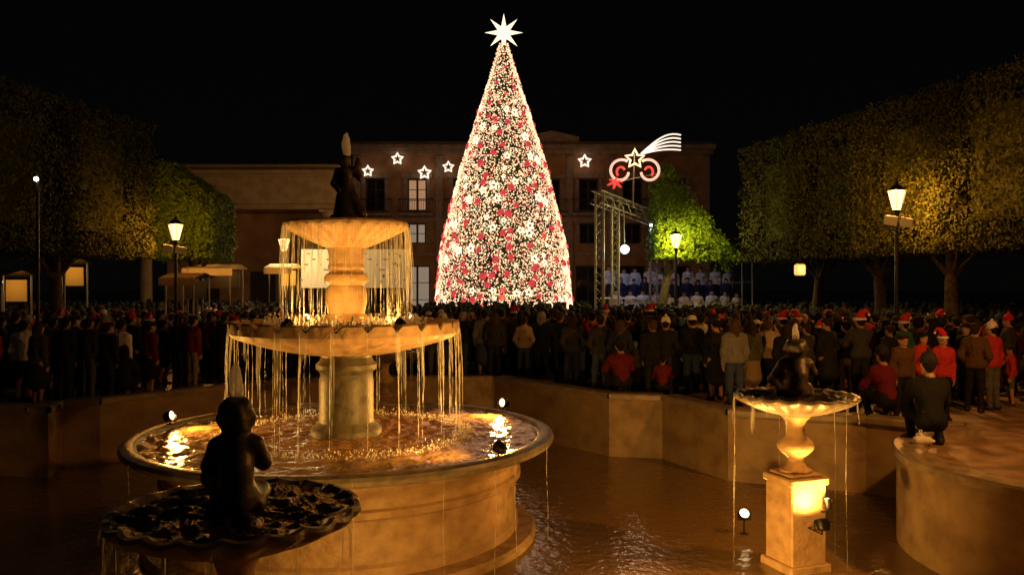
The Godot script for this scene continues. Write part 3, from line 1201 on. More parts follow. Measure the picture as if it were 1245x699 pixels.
	part("statue", raw_mesh(sdf(pr, 0.014, 55.0)), M.bronze, f)
	part("water_jet", jet_mesh(0.34, 0.055, 3), M.falling, f, Vector3(0.0, y + 0.86, 0))
	# falling water
	for k in 26:
		var a := TAU * k / lobes
		for e in 4:
			if r.randf() < 0.6:
				part("water_strand", water_strand(a + r.randf_range(-0.05, 0.05), 1.79, 1.84, 0.22, r.randf_range(0.0, 0.08), r.randf_range(0.0025, 0.0065), r), M.falling, f)
	for k in 96:
		var a := TAU * k / 96.0 + r.randf_range(-0.04, 0.04)
		part("water_strand", water_strand(a, 0.955, 3.37, 1.85, r.randf_range(0.02, 0.14), r.randf_range(0.0022, 0.0058), r), M.falling, f)
	for k in 46:
		part("water_veil", water_veil(TAU * k / 46.0 + r.randf_range(-0.06, 0.06), 0.962, 3.375, r.randf_range(0.35, 1.45), r.randf_range(0.03, 0.1), r.randf_range(0.03, 0.14), r), M.veil, f)
	for k in 26:
		if r.randf() < 0.8:
			part("water_veil", water_veil(TAU * k / lobes + r.randf_range(-0.03, 0.03), 1.795, 1.835, r.randf_range(0.3, 1.5), r.randf_range(0.05, 0.16), r.randf_range(0.02, 0.09), r), M.veil, f)
	splash(f, "splash", 2600, 0.4, 1.3, 1.84, 0.26, 0.017, 41)
	splash(f, "splash", 2200, 1.68, 2.05, 0.22, 0.2, 0.008, 42)
	# overflow running down the basin's outside
	for e in [0.75, 0.62, 0.3, 1.0, 1.35, 1.9, 2.4]:
		part("water_strand", water_strand(e, 3.3, 0.2, POOL_Y + 0.02, 0.02, r.randf_range(0.003, 0.006), r), M.falling, f)

func putto_mesh() -> ArrayMesh:
	# a crouching child holding a fish, 0.75 m high, facing -z
	var pr := [
		[Vector3(0, 0.12, 0.05), Vector3(0, 0.3, 0.04), 0.135, 0.115, "b"], [Vector3(0, 0.3, 0.04), Vector3(0, 0.43, 0.0), 0.115, 0.1, "b"],
		[Vector3(-0.1, 0.44, 0), Vector3(0.1, 0.44, 0), 0.062, 0.062, "b"], [Vector3(0, 0.45, 0), Vector3(0, 0.53, -0.01), 0.055, 0.055, "b"],
		[Vector3(0, 0.6, -0.01), Vector3(0, 0.64, 0.0), 0.108, 0.112, "b"], [Vector3(0, 0.57, -0.07), Vector3(0, 0.56, -0.09), 0.05, 0.045, "b"], [Vector3(0, 0.6, -0.115), Vector3(0, 0.59, -0.125), 0.016, 0.018, "b"],
		[Vector3(-0.115, 0.6, 0), Vector3(-0.12, 0.63, 0.01), 0.02, 0.022, "b"], [Vector3(0.115, 0.6, 0), Vector3(0.12, 0.63, 0.01), 0.02, 0.022, "b"],
		[Vector3(-0.07, 0.69, 0.05), Vector3(-0.05, 0.71, 0.0), 0.05, 0.045, "b"], [Vector3(0.06, 0.7, 0.04), Vector3(0.04, 0.72, -0.03), 0.05, 0.04, "b"], [Vector3(0, 0.68, 0.09), Vector3(0.02, 0.62, 0.1), 0.05, 0.045, "b"],
		[Vector3(-0.15, 0.44, 0), Vector3(-0.2, 0.31, -0.04), 0.055, 0.045, "b"], [Vector3(-0.2, 0.31, -0.04), Vector3(-0.1, 0.29, -0.16), 0.045, 0.036, "b"],
		[Vector3(0.15, 0.44, 0), Vector3(0.2, 0.32, -0.03), 0.055, 0.045, "b"], [Vector3(0.2, 0.32, -0.03), Vector3(0.1, 0.33, -0.17), 0.045, 0.036, "b"],
		[Vector3(-0.09, 0.12, 0), Vector3(-0.16, 0.25, -0.17), 0.085, 0.065, "b"], [Vector3(-0.16, 0.25, -0.17), Vector3(-0.15, 0.05, -0.12), 0.06, 0.042, "b"], [Vector3(-0.15, 0.035, -0.12), Vector3(-0.16, 0.025, -0.22), 0.036, 0.03, "b"],
		[Vector3(0.09, 0.1, 0), Vector3(0.17, 0.1, -0.17), 0.085, 0.065, "b"], [Vector3(0.17, 0.1, -0.17), Vector3(0.17, 0.04, 0.02), 0.055, 0.04, "b"],
		[Vector3(-0.14, 0.26, -0.2), Vector3(0.14, 0.36, -0.2), 0.05, 0.06, "b"], [Vector3(-0.14, 0.26, -0.2), Vector3(-0.22, 0.2, -0.2), 0.04, 0.055, "b"]]
	return raw_mesh(sdf(pr, 0.013, 50.0))

func make_small_fountains() -> void:
	var putto := putto_mesh()
	var jet := jet_mesh(0.22, 0.034, 9)
	var h := -POOL_Y
	var bowl := lathe([[0.1, h + 0.74], [0.2, h + 0.75], [0.4, h + 0.8], [0.58, h + 0.87], [0.7, h + 0.93], [0.76, h + 0.965], [0.785, h + 1.0], [0.775, h + 1.025], [0.74, h + 1.03], [0.68, h + 1.0], [0.4, h + 0.94], [0.05, h + 0.92]], 160, "scallop")
	var stem := lathe([[0.21, h + 0.0], [0.21, h + 0.04], [0.14, h + 0.08], [0.1, h + 0.15], [0.11, h + 0.2], [0.16, h + 0.24], [0.22, h + 0.3], [0.235, h + 0.35], [0.22, h + 0.4], [0.16, h + 0.46], [0.12, h + 0.52], [0.115, h + 0.6], [0.14, h + 0.68], [0.2, h + 0.745]], 32)
	var ped := boxes([[Vector3(0, h * 0.5 - 0.12, 0), Vector3(0.54, h, 0.54)], [Vector3(0, h - 0.08, 0), Vector3(0.6, 0.1, 0.6)], [Vector3(0, h - 0.015, 0), Vector3(0.48, 0.05, 0.48)], [Vector3(0, 0.02, 0), Vector3(0.64, 0.16, 0.64)]], 0.018)
	var wet := rippled_disc(0.72, 16, 64, 0.05, 6.0, 12)
	var spots := [
		[Vector3(3.73, POOL_Y, -10.8), 0.35, "small scalloped fountain with putto and brightly lit pedestal beside the rounded pool wall"],
		[Vector3(-1.78, POOL_Y, -5.3), -0.4, "small scalloped fountain with dark unlit putto in front of the great basin"],
		[Vector3(-2.85, POOL_Y, -18.2), 0.2, "small scalloped fountain standing behind the stem of the great fountain"]]
	for s in spots:
		var f := thing("putto_fountain", s[2], "fountain", s[0], s[1], "small putto fountains around the great basin")
		var r := RandomNumberGenerator.new()
		r.seed = int(s[0].x * 100.0) + 500
		part("pedestal", ped, M.cantera, f)
		part("stem", stem, M.cantera, f)
		part("bowl", bowl, M.cantera_wet, f)
		part("water_surface", wet, M.dark_water, f, Vector3(0, h + 1.0, 0))
		part("statue", putto, M.bronze, f, Vector3(0, h + 0.985, 0), Vector3(0, -s[1] + r.randf_range(-0.3, 0.3), 0)).scale = Vector3(0.86, 0.98, 0.86) if s[0].z > -8.0 else Vector3(1.15, 1.0, 1.15)
		part("water_jet", jet, M.falling, f, Vector3(0, h + 1.7, 0))
		for k in 20:
			if r.randf() < 0.6:
				var a := PI * (k + 0.5) / 10.0 + r.randf_range(-0.08, 0.08)
				part("water_strand", water_strand(a, 0.775, h + 1.0, 0.02 if r.randf() < 0.45 else h + r.randf_range(0.55, 0.8), r.randf_range(0.0, 0.05), r.randf_range(0.002, 0.005), r), M.falling, f)
				part("water_veil", water_veil(a, 0.775, h + 1.0, r.randf_range(0.12, 0.6), r.randf_range(0.03, 0.09), 0.03, r), M.veil, f)

func flood(label: String, where: Vector3, towards: Vector3, energy: float, angle := 40.0, group := "floodlights of the fountain", stand := 0.12, lens := 0.07, arm_to := Vector3.INF) -> void:
	var t := thing("flood_light", label, "floodlight", where, 0.0, group)
	var d := (towards - where).normalized()
	var b := Basis.looking_at(d, Vector3.UP if absf(d.y) < 0.95 else Vector3.RIGHT)
	var prof := [[0.02, 0.0], [lens * 0.8, 0.005], [lens * 1.05, 0.03], [lens * 1.12, 0.11], [lens * 1.2, 0.115], [lens * 1.2, 0.14], [lens * 1.02, 0.14], [lens * 1.0, 0.12]]
	var turn := b * Basis(Vector3.RIGHT, -PI / 2)
	var h := part("housing", lathe(prof, 18), M.iron, t)
	h.basis = turn
	h.position = -d * 0.1
	var l := part("lamp_lens", lathe([[lens, 0.0], [lens * 0.8, 0.012], [0.0, 0.018]], 18), M.flood, t)
	l.basis = turn
	l.position = d * 0.022
	var arm := [[Vector3(-lens * 1.3, -0.03, 0), Vector3(0.012, 0.1, 0.025)], [Vector3(lens * 1.3, -0.03, 0), Vector3(0.012, 0.1, 0.025)], [Vector3(0, -0.086, 0), Vector3(lens * 2.7, 0.012, 0.025)], [Vector3(0, -(stand + 0.09) / 2, 0), Vector3(0.02, maxf(stand - 0.09, 0.01), 0.02)], [Vector3(0, -stand, 0), Vector3(0.1, 0.016, 0.1)]]
	if arm_to != Vector3.INF:
		part("mounting_arm", tube([Vector3(0, -0.09, 0), Vector3(0, -0.14, 0), arm_to - where], [0.012], 6), M.iron, t)
		arm = arm.slice(0, 3)
	part("bracket", boxes(arm), M.iron, t)
	spot(t, d * 0.07, d, Color(1.0, 0.71, 0.32), energy, angle)

func make_floods() -> void:
	var c := CENTRE
	# on the rim of the great basin, aimed at the stem and the underside of the middle basin
	flood("small floodlight glowing on the basin rim next to the dark putto", Vector3(-5.33, 0.42, -12.8), c + Vector3(0.2, 1.2, 0.3), 9.0, 70.0)
	flood("small floodlight glowing on the far basin rim under the Christmas tree", Vector3(-0.15, 0.42, -14.25), c + Vector3(0, 0.8, 0.6), 10.0, 72.0)
	flood("black floodlight seen from behind on the near basin rim", Vector3(-0.17, 0.42, -10.35), c + Vector3(0, 1.6, 0.9), 9.0, 58.0)
	# in the middle basin, aimed at the column
	for a in [[2.05, "round black floodlight on the lip of the middle basin, before the orange column"], [0.75, "floodlight inside the middle basin hidden behind its scalloped lip"], [-0.8, "floodlight in the middle basin behind the orange column, on the lamp side"], [-2.3, "floodlight in the middle basin behind the orange column, on the statue side"]]:
		var p := c + Vector3(cos(a[0]) * 1.27, 1.93, sin(a[0]) * 1.27)
		flood(a[1], p, c + Vector3(0, 2.75, 0), 2.5, 55.0, "floodlights in the middle basin", 0.07, 0.055)
	# in the pool
	flood("bright floodlight standing in the pool beside the lit pedestal", Vector3(3.45, POOL_Y + 0.3, -12.2), Vector3(3.4, 0.9, -9.5), 5.0, 36.0, "floodlights standing in the pool", 0.3)
	flood("floodlight fixed before the lit pedestal, aimed up at its scalloped bowl", Vector3(3.86, -0.5, -10.22), Vector3(3.78, 0.25, -10.6), 6.5, 72.0, "floodlights standing in the pool", 0.2, 0.07, Vector3(3.8, -0.66, -10.6))
	flood("floodlight beside the lit pedestal, next to its falling water", Vector3(4.05, -0.32, -10.55), Vector3(3.85, 0.9, -10.6), 1.2, 50.0, "floodlights standing in the pool", 0.2, 0.04, Vector3(3.9, -0.5, -10.75))
	flood("floodlight in the pool behind the dark putto, aimed at the great basin wall", Vector3(-0.9, POOL_Y + 0.3, -6.9), Vector3(-1.9, -0.45, -9.7), 7.0, 60.0, "floodlights standing in the pool", 0.3)
	flood("floodlight in the pool before the great basin, aimed at the angled pool wall", Vector3(1.7, POOL_Y + 0.3, -8.5), Vector3(3.6, 0.1, -16.0), 16.0, 62.0, "floodlights standing in the pool", 0.3)

# ---------------------------------------------------------------- street lamps
func street_lamp(label: String, foot: Vector3, lamp_y: float, energy: float, plates: int, color: Color, size := 1.12) -> void:
	var t := thing("street_lamp", label, "street lamp", foot, 0.0, "lantern street lamps")
	part("base", lathe([[0.26, 0.0], [0.26, 0.12], [0.2, 0.18], [0.17, 0.5], [0.2, 0.55], [0.14, 0.62], [0.09, 0.75]], 14), M.iron, t)
	part("post", lathe([[0.075, 0.74], [0.07, 1.4], [0.09, 1.43], [0.09, 1.48], [0.06, 1.52], [0.045, lamp_y - 0.42], [0.075, lamp_y - 0.38], [0.075, lamp_y - 0.33], [0.03, lamp_y - 0.29]], 14), M.iron, t)
	var w := size
	part("lantern_glass", lathe([[0.1 * w, -0.24 * w], [0.21 * w, 0.17 * w]], 6), M.sodium, t, Vector3(0, lamp_y, 0))

	var ribs := MB.new()
	for k in 6:
		var a := TAU * k / 6.0
		tube_into(ribs, [Vector3(cos(a) * 0.105 * w, -0.25 * w, sin(a) * 0.105 * w), Vector3(cos(a) * 0.218 * w, 0.18 * w, sin(a) * 0.218 * w)], [0.009, 0.009], 4)
	var fr := part("lantern_frame", ribs.mesh(), M.iron, t, Vector3(0, lamp_y, 0))
	fr.set_meta("kind", "stuff")
	part("lantern_cap", lathe([[0.2 * w, 0.175 * w], [0.25 * w, 0.19 * w], [0.2 * w, 0.23 * w], [0.09 * w, 0.31 * w], [0.04 * w, 0.33 * w], [0.03 * w, 0.4 * w], [0.0, 0.45 * w]], 6), M.iron, t, Vector3(0, lamp_y, 0))
	part("lantern_foot", lathe([[0.03, -0.33], [0.08 * w, -0.28], [0.11 * w, -0.25 * w]], 8), M.iron, t, Vector3(0, lamp_y, 0))
	for k in plates:
		var s := -1.0 if k == 0 else 1.0
		part("sign_plate", box(Vector3(0.33, 0.24, 0.02), 0.006), M.white, t, Vector3(s * 0.2, lamp_y - 0.56 - 0.05 * k, 0.1), Vector3(0, s * 0.12, -0.16))
	if plates:
		part("sign_bracket", boxes([[Vector3(0, 0, 0.06), Vector3(0.7, 0.03, 0.03), Basis(Vector3.BACK, -0.16)]]), M.iron, t, Vector3(0, lamp_y - 0.66, 0))
	omni(t, Vector3(0, lamp_y, 0), color, energy, 0.16)

func make_street_lamps() -> void:
	var sodium := Color(1.0, 0.65, 0.28)
	var a := px(1091, 242, 21.2)
	street_lamp("tall lantern lamp post with two white plates beside the golden clipped trees", Vector3(a.x, 0, a.z), a.y, 15.0, 2, sodium)
	a = px(822, 292, 32.0)
	street_lamp("lantern lamp post in front of the yellow green sloping tree by the choir", Vector3(a.x, 0, a.z), a.y, 16.0, 0, Color(1.0, 0.86, 0.4))
	a = px(213, 281, 26.0)
	street_lamp("lantern lamp post with two white plates by the green clipped tree", Vector3(a.x, 0, a.z), a.y, 8.5, 2, sodium)
	a = px(345, 297, 34.0)
	street_lamp("lantern lamp post beside the white banner and the yellow stall panels", Vector3(a.x, 0, a.z), a.y, 12.0, 0, Color(1.0, 0.84, 0.56))
	# its light falls on the open paving and the people by the pushchair
	street_lamp("lantern lamp post on the open paving by the rounded pool wall", Vector3(8.3, 0, -9.6), 4.2, 27.0, 0, sodium)

# ---------------------------------------------------------------- Christmas tree
func cone_r(y: float) -> float:
	var pts := [[0.4, 3.45], [1.7, 3.4], [4.4, 3.15], [8.6, 2.1], [12.8, 0.74], [14.75, 0.16]]
	for k in pts.size() - 1:
		if y <= pts[k + 1][0]:
			return lerpf(pts[k][1], pts[k + 1][1], clampf((y - pts[k][0]) / (pts[k + 1][0] - pts[k][0]), 0.0, 1.0))
	return 0.16

func star_outline(r: float, inner: float, points: int, z := 0.0) -> Array:
	var out := []
	for k in points * 2:
		var a := PI / 2 + PI * k / points
		var rr := r if k % 2 == 0 else inner
		out.append(Vector3(cos(a) * rr, sin(a) * rr, z))
	return out

func solid_star(r: float, inner: float, points: int, depth: float) -> ArrayMesh:
	var o := star_outline(r, inner, points)
	var b := MB.new()
	for k in o.size():
		var p: Vector3 = o[k]
		var q: Vector3 = o[(k + 1) % o.size()]
		b.add_tri(Vector3(0, 0, depth), q, p)
		b.add_tri(Vector3(0, 0, -depth), p, q)
	return b.mesh()

func petal_flower() -> ArrayMesh:
	var b := MB.new()
	for ring in 2:
		for k in 6:
			var a := TAU * (k + ring * 0.5) / 6.0
			var l := 0.2 if ring == 0 else 0.13
			var d := Vector3(cos(a), sin(a), 0)
			var s := Vector3(-sin(a), cos(a), 0) * l * 0.3
			var z := 0.02 + ring * 0.05
			var m := d * l * 0.5 + Vector3(0, 0, z + 0.035)
			b.add_quad(Vector3(0, 0, z), m - s, d * l + Vector3(0, 0, z), m + s)
			b.add_quad(Vector3(0, 0, z - 0.01), m + s - Vector3(0, 0, 0.01), d * l + Vector3(0, 0, z - 0.01), m - s - Vector3(0, 0, 0.01))
	return b.mesh()

func cone_y(r: RandomNumberGenerator, lo: float, hi: float) -> float:
	while true:
		var y := r.randf_range(lo, hi)
		if r.randf() * 3.45 < cone_r(y) + 0.12:
			return y
	return lo

func make_christmas_tree() -> void:
	var t := thing("christmas_tree", "towering cone Christmas tree covered in cream star lights and red poinsettias", "christmas tree", Vector3(-0.42, 0, -42.0))
	var r := RandomNumberGenerator.new()
	r.seed = 314
	var rows := []
	for k in 40:
		var y := 0.35 + 14.4 * k / 39.0
		var row := PackedVector3Array()
		for s in 60:
			var a := TAU * s / 60.0
			var rr := (cone_r(y) - 0.12) * (1.0 + 0.03 * r.randf())
			row.append(Vector3(cos(a) * rr, y, sin(a) * rr))
		rows.append(row)
	var cb := MB.new()
	cb.add_grid(rows, true)
	part("cone", cb.mesh(), M.fir, t)
	part("platform", lathe([[3.7, 0.0], [3.7, 0.3], [3.6, 0.36], [3.3, 0.37]], 32), M.white, t)
	# fir sprigs
	var needles := MB.new()
	for k in 9000:
		var y := cone_y(r, 0.4, 14.7)
		var a := r.randf() * TAU
		var n := Vector3(cos(a), 0.25, sin(a)).normalized()
		var p := Vector3(cos(a), 0, sin(a)) * (cone_r(y) - 0.1) + Vector3(0, y, 0)
		var d := (n + Vector3(r.randf_range(-0.9, 0.9), r.randf_range(-0.9, 0.6), r.randf_range(-0.9, 0.9))).normalized()
		var s := d.cross(Vector3(r.randf_range(-1, 1), 1, r.randf_range(-1, 1))).normalized() * 0.035
		var l := r.randf_range(0.1, 0.2)
		needles.add_quad(p, p + d * l * 0.5 + s, p + d * l, p + d * l * 0.5 - s)
	var nd := part("foliage", needles.mesh(), M.fir, t)
	nd.set_meta("kind", "stuff")
	# ornaments
	var star_m := tube(star_outline(0.14, 0.065, 5), [0.03], 5, true)
	var flower_m := petal_flower()
	var placed := []
	var n_star := 0
	var n_flower := 0
	var tries := 0
	while tries < 16000 and (n_star < 200 or n_flower < 250):
		tries += 1
		var y := cone_y(r, 0.7, 14.5)
		var a := r.randf() * TAU
		var p := Vector3(cos(a), 0, sin(a)) * (cone_r(y) + 0.08) + Vector3(0, y, 0)
		var ok := true
		for q in placed:
			if q.distance_squared_to(p) < 0.34 * 0.34:
				ok = false
				break
		if not ok:
			continue
		placed.append(p)
		var star := (tries % 9 < 4 and n_star < 200) or n_flower >= 250
		var o: MeshInstance3D
		if star:
			o = part("star_light", star_m, M.star, t)
			n_star += 1
		else:
			o = part("poinsettia_light", flower_m, M.flower, t)
			n_flower += 1
		o.basis = Basis.looking_at(-Vector3(cos(a), 0.22, sin(a)), Vector3.UP) * Basis(Vector3.BACK, r.randf_range(-0.4, 0.4)) * Basis().scaled(Vector3.ONE * (r.randf_range(0.75, 1.7) if star else r.randf_range(0.8, 1.25)) * clampf(cone_r(y) * 0.6, 0.55, 1.0))
		o.position = p
	for e in [["bulb", 27000, M.bulb], ["red_bulb", 4200, M.bulb_red]]:
		var mm := MultiMesh.new()
		mm.transform_format = MultiMesh.TRANSFORM_3D
		mm.mesh = ball(0.034, 5)
		mm.instance_count = e[1]
		for k in e[1]:
			var y := cone_y(r, 0.5, 14.8)
			var a := r.randf() * TAU
			mm.set_instance_transform(k, Transform3D(Basis().scaled(Vector3.ONE * r.randf_range(0.6, 1.25)), Vector3(cos(a), 0, sin(a)) * (cone_r(y) + r.randf_range(-0.02, 0.1)) + Vector3(0, y, 0)))
		var o := MultiMeshInstance3D.new()
		o.name = "light_" + e[0]
		o.multimesh = mm
		o.material_override = e[2]
		o.set_meta("kind", "stuff")
		t.add_child(o, true)
	var top := part("topper_star", solid_star(0.98, 0.34, 8, 0.16), M.topper, t, Vector3(0, 15.35, 0))
	top.basis = Basis().scaled(Vector3(1, 1, 1))
	part("topper_pole", tube([Vector3(0, 14.6, 0), Vector3(0, 15.3, 0)], [0.05, 0.05], 6), M.steel, t)
	for k in 7:
		var y: float = [2.0, 4.5, 4.5, 8.0, 12.0, 5.0, 5.0][k]
		var a: float = [PI / 2, 0.9, 2.3, PI / 2, PI / 2, -0.7, -2.4][k]
		omni(t, Vector3(cos(a), 0, sin(a)) * (cone_r(y) + 0.35) + Vector3(0, y, 0), Color(1.0, 0.8, 0.62), [0.6, 0.6, 0.6, 0.6, 0.4, 3.0, 3.0][k], 0.3, 60.0)

# ---------------------------------------------------------------- comet, truss, wall stars
func truss_mesh(a: Vector3, b: Vector3, w: float) -> ArrayMesh:
	var m := MB.new()
	var d := (b - a).normalized()
	var s := d.cross(Vector3.UP if absf(d.y) < 0.9 else Vector3.RIGHT).normalized() * w * 0.5
	var u := s.normalized().cross(d) * w * 0.5
	var cs := [s + u, s - u, -s - u, -s + u]
	for c in cs:
		tube_into(m, [a + c, b + c], [0.028, 0.028], 5)
	var n := int(a.distance_to(b) / w)
	for k in n:
		var p := a.lerp(b, k / float(n))
		var q := a.lerp(b, (k + 1) / float(n))
		for e in 4:
			tube_into(m, [p + cs[e], q + cs[(e + 1) % 4]], [0.013, 0.013], 4)
	return m.mesh()

func make_comet_and_truss() -> void:
	var t1 := px(729, 347, 32.4)
	var t := thing("lighting_truss", "silver lattice gantry with tall tower carrying the comet light", "truss", Vector3(t1.x, 0, t1.z))
	var far := Vector3(px(795, 268, 35.6).x - t1.x, 5.2, -3.2)
	part("tower", truss_mesh(Vector3(0, 0.02, 0), Vector3(0, 6.1, 0), 0.32), M.steel, t)
	part("tower", truss_mesh(Vector3(0.75, 0.02, -1.0), Vector3(0.75, 5.75, -1.0), 0.28), M.steel, t)
	part("tower", truss_mesh(Vector3(far.x, 0.02, far.z), far, 0.3), M.steel, t)
	part("crossbeam", truss_mesh(Vector3(-0.15, 5.95, 0.0), far + Vector3(0.1, 0.1, 0), 0.5), M.steel, t)
	part("base_plate", box(Vector3(0.8, 0.03, 0.8), 0.005, Vector3(0, 0.015, 0)), M.steel, t)
	# comet
	var c := px(772, 193, 31.9)
	var k := 31.9 / 1000.0
	var m := thing("comet_light", "comet shaped neon light with warm star, pale tail and two pink scrolls on the gantry", "light decoration", c)
	part("star_tube", tube(star_outline(0.38, 0.18, 5), [0.05], 6, true), M.neon_warm, m)
	for e in 5:
		var pts := []
		for j in 11:
			var s := j / 10.0
			pts.append(Vector3((8.0 + 48.0 * s) * k, (6.0 + (24.0 - e * 4.2) * sin(s * 1.9) - (e * 0.6) * s) * k, 0.0))
		part("tail_tube", tube(pts, [0.045, 0.04, 0.034, 0.032, 0.03], 5), M.neon_white, m)
	for s in [-1.0, 1.0]:
		var pts := []
		for j in 22:
			var a: float = PI / 2 + j / 21.0 * TAU * 0.82
			var rr := (14.5 - 5.0 * j / 21.0) * k
			pts.append(Vector3(s * (17.0 * k - cos(a - 0.6) * rr), -15.0 * k + sin(a - 0.6) * rr, 0))
		part("scroll_tube", tube(pts, [0.055], 5), M.neon_pink, m)
		var inner := []
		for j in 10:
			var a := 0.4 + j / 9.0 * 3.6
			inner.append(Vector3(s * (17.0 * k - cos(a) * 5.0 * k), -16.0 * k + sin(a) * 6.0 * k, 0))
		part("scroll_tube", tube(inner, [0.05], 5), M.neon_red, m)
	for e in 6:
		var a := 0.3 + e * 1.05
		var p0 := Vector3(-24.0 * k, -30.0 * k, 0)
		part("bow_light", tube([p0, p0 + Vector3(cos(a) * 5.0, sin(a) * 4.5 + 1.5, 0.6) * k, p0 + Vector3(cos(a) * 10.0, sin(a) * 7.0, 0) * k], [0.04, 0.06, 0.03], 5), M.neon_red, m)
	part("mast", tube([Vector3(-0.05, -1.9, -0.2), Vector3(0, 0.2, -0.1)], [0.035, 0.03], 6), M.steel, m)
	part("frame_bar", tube([Vector3(-0.95, -0.95, -0.09), Vector3(0.95, -0.55, -0.09)], [0.02, 0.02], 5), M.steel, m)
	omni(m, Vector3(0, 0, 0.6), Color(1.0, 0.8, 0.6), 1.2, 0.2)
	# white floodlight on the gantry facing the plaza
	var fl := px(760, 303, 32.6)
	var w := thing("stage_flood_light", "blazing white floodlight hung from the gantry above the choir stage", "floodlight", fl)
	part("housing", lathe([[0.05, -0.24], [0.16, -0.2], [0.2, -0.03], [0.2, 0.0], [0.17, 0.0]], 18), M.iron, w, Vector3.ZERO, Vector3(PI / 2, 0, 0))
	part("lamp_lens", lathe([[0.165, 0.0], [0.12, 0.03], [0.0, 0.045]], 18), M.flood_white, w, Vector3(0, 0, -0.02), Vector3(PI / 2, 0, 0))
	part("hanger", tube([Vector3(0, 0.18, -0.1), Vector3(0, 1.75, -0.35)], [0.02, 0.02], 5), M.steel, w)
	omni(w, Vector3(0, 0, 0.14), Color(0.95, 1.0, 0.97), 2.0, 0.15)
	var sm := px(792, 274, 35.2)
	var w2 := thing("stage_spot_light", "small white spotlight at the end of the gantry", "spotlight", sm)
	part("housing", lathe([[0.0, 0.07], [0.1, 0.065], [0.1, 0.09], [0.04, 0.13], [0.0, 0.14]], 14), M.iron, w2)
	part("lamp_globe", ball(0.085, 12), M.flood_white, w2, Vector3(0, -0.02, 0.05))
	part("hanger", tube([Vector3(0, 0.08, -0.08), Vector3(0, 0.5, -0.1)], [0.015, 0.015], 5), M.steel, w2)
	spot(w2, Vector3(0, -0.02, 0.05), Vector3(1.4, -3.0, -1.9), Color(0.62, 0.74, 1.0), 5.0, 65.0)

func make_wall_stars() -> void:
	var mesh := tube(star_outline(0.36, 0.18, 5), [0.075], 6, true)
	var spots := [[447, 208, 0.95, "small glowing star outline on the facade, next to the fountain statue"], [483, 193, 1.0, "glowing star outline highest on the facade between statue and Christmas tree"], [516, 210, 1.12, "largest glowing star outline, above the lit window with balcony"], [545, 203, 0.95, "glowing star outline on the facade touching the Christmas tree edge"], [711, 196, 1.1, "lone glowing star outline on the facade between Christmas tree and comet"]]
	for s in spots:
		var p := px(s[0], s[1], 59.3)
		var t := thing("star_light", s[3], "star light", p, 0.0, "star lights on the facade")
		var st := part("star_tube", mesh, M.neon_white, t)
		st.scale = Vector3.ONE * s[2] * 1.15
		part("bracket", tube([Vector3(0, 0, -0.68), Vector3(0, 0, -0.02), Vector3(0, 0.3, 0)], [0.02, 0.02, 0.02], 5), M.iron, t)

# ---------------------------------------------------------------- stage, banner, market
func make_stage() -> void:
	var t := thing("choir_stage", "stepped stage with dark blue skirt under the gantry", "stage", Vector3(7.4, 0, -36.8))
	M.navy_cloth = plain(0.015, 0.02, 0.11, 0.85)
	for k in 3:
		part("riser", box(Vector3(6.2, 0.55 + 0.55 * k, 1.0), 0.02, Vector3(0, (0.55 + 0.55 * k) / 2, -1.02 * k)), M.navy_cloth, t)
	for x in [2.75, 3.2]:
		part("rail_post", tube([Vector3(x, 0, 0.6), Vector3(x, 3.5, 0.6)], [0.04, 0.04], 6), M.steel, t)
	part("rail_bar", tube([Vector3(1.9, 2.55, 0.6), Vector3(3.2, 2.6, 0.6)], [0.03, 0.03], 6), M.steel, t)
	part("table", boxes([[Vector3(-2.75, 1.9, 0.9), Vector3(1.5, 0.06, 0.7)], [Vector3(-3.4, 0.95, 0.9), Vector3(0.06, 1.84, 0.06)], [Vector3(-2.1, 0.95, 0.9), Vector3(0.06, 1.84, 0.06)]]), M.white, t)
	# white banner behind the column of the fountain
	var a := px(366, 303, 36.5)
	var b := px(498, 350, 36.5)
	var w := b.x - a.x
	var h := a.y - b.y
	var n := thing("white_banner", "long white printed banner on posts behind the orange fountain column", "banner", Vector3((a.x + b.x) / 2, 0, a.z))
	var img := Image.create(512, 192, false, Image.FORMAT_RGB8)
	img.fill(Color(0.93, 0.92, 0.89))
	var r := RandomNumberGenerator.new()
	r.seed = 9
	# grey print too small to read in the photograph
	for k in 34:
		var x := r.randi_range(20, 470)
		var y := 20 + 26 * r.randi_range(0, 5)
		img.fill_rect(Rect2i(x, y, r.randi_range(6, 30), r.randi_range(3, 9)), Color(0.42, 0.42, 0.44).lerp(Color(0.75, 0.75, 0.75), r.randf()))
	for k in 9:
		img.fill_rect(Rect2i(r.randi_range(20, 490), r.randi_range(20, 160), 9, 14), Color(0.12, 0.12, 0.13))
	var cloth := StandardMaterial3D.new()
	cloth.albedo_texture = ImageTexture.create_from_image(img)
	cloth.roughness = 0.7
	cloth.uv1_triplanar = true
	cloth.uv1_scale = Vector3(1.0 / w, 1.0 / h, 1.0)
	cloth.uv1_offset = Vector3(0.5, 0.5, 0.5)
	for k in 2:
		var s := [0.0, 1.0][k] as float
		var pw := w * 0.485
		part("banner_panel", box(Vector3(pw, h, 0.03), 0.004), cloth, n, Vector3(-w / 2 + pw / 2 + s * (w - pw), (a.y + b.y) / 2, 0))
	for x in [-w / 2, 0.0, w / 2]:
		part("post", tube([Vector3(x, 0, -0.06), Vector3(x, a.y + 0.05, -0.06)], [0.035, 0.035], 6), M.steel, n)

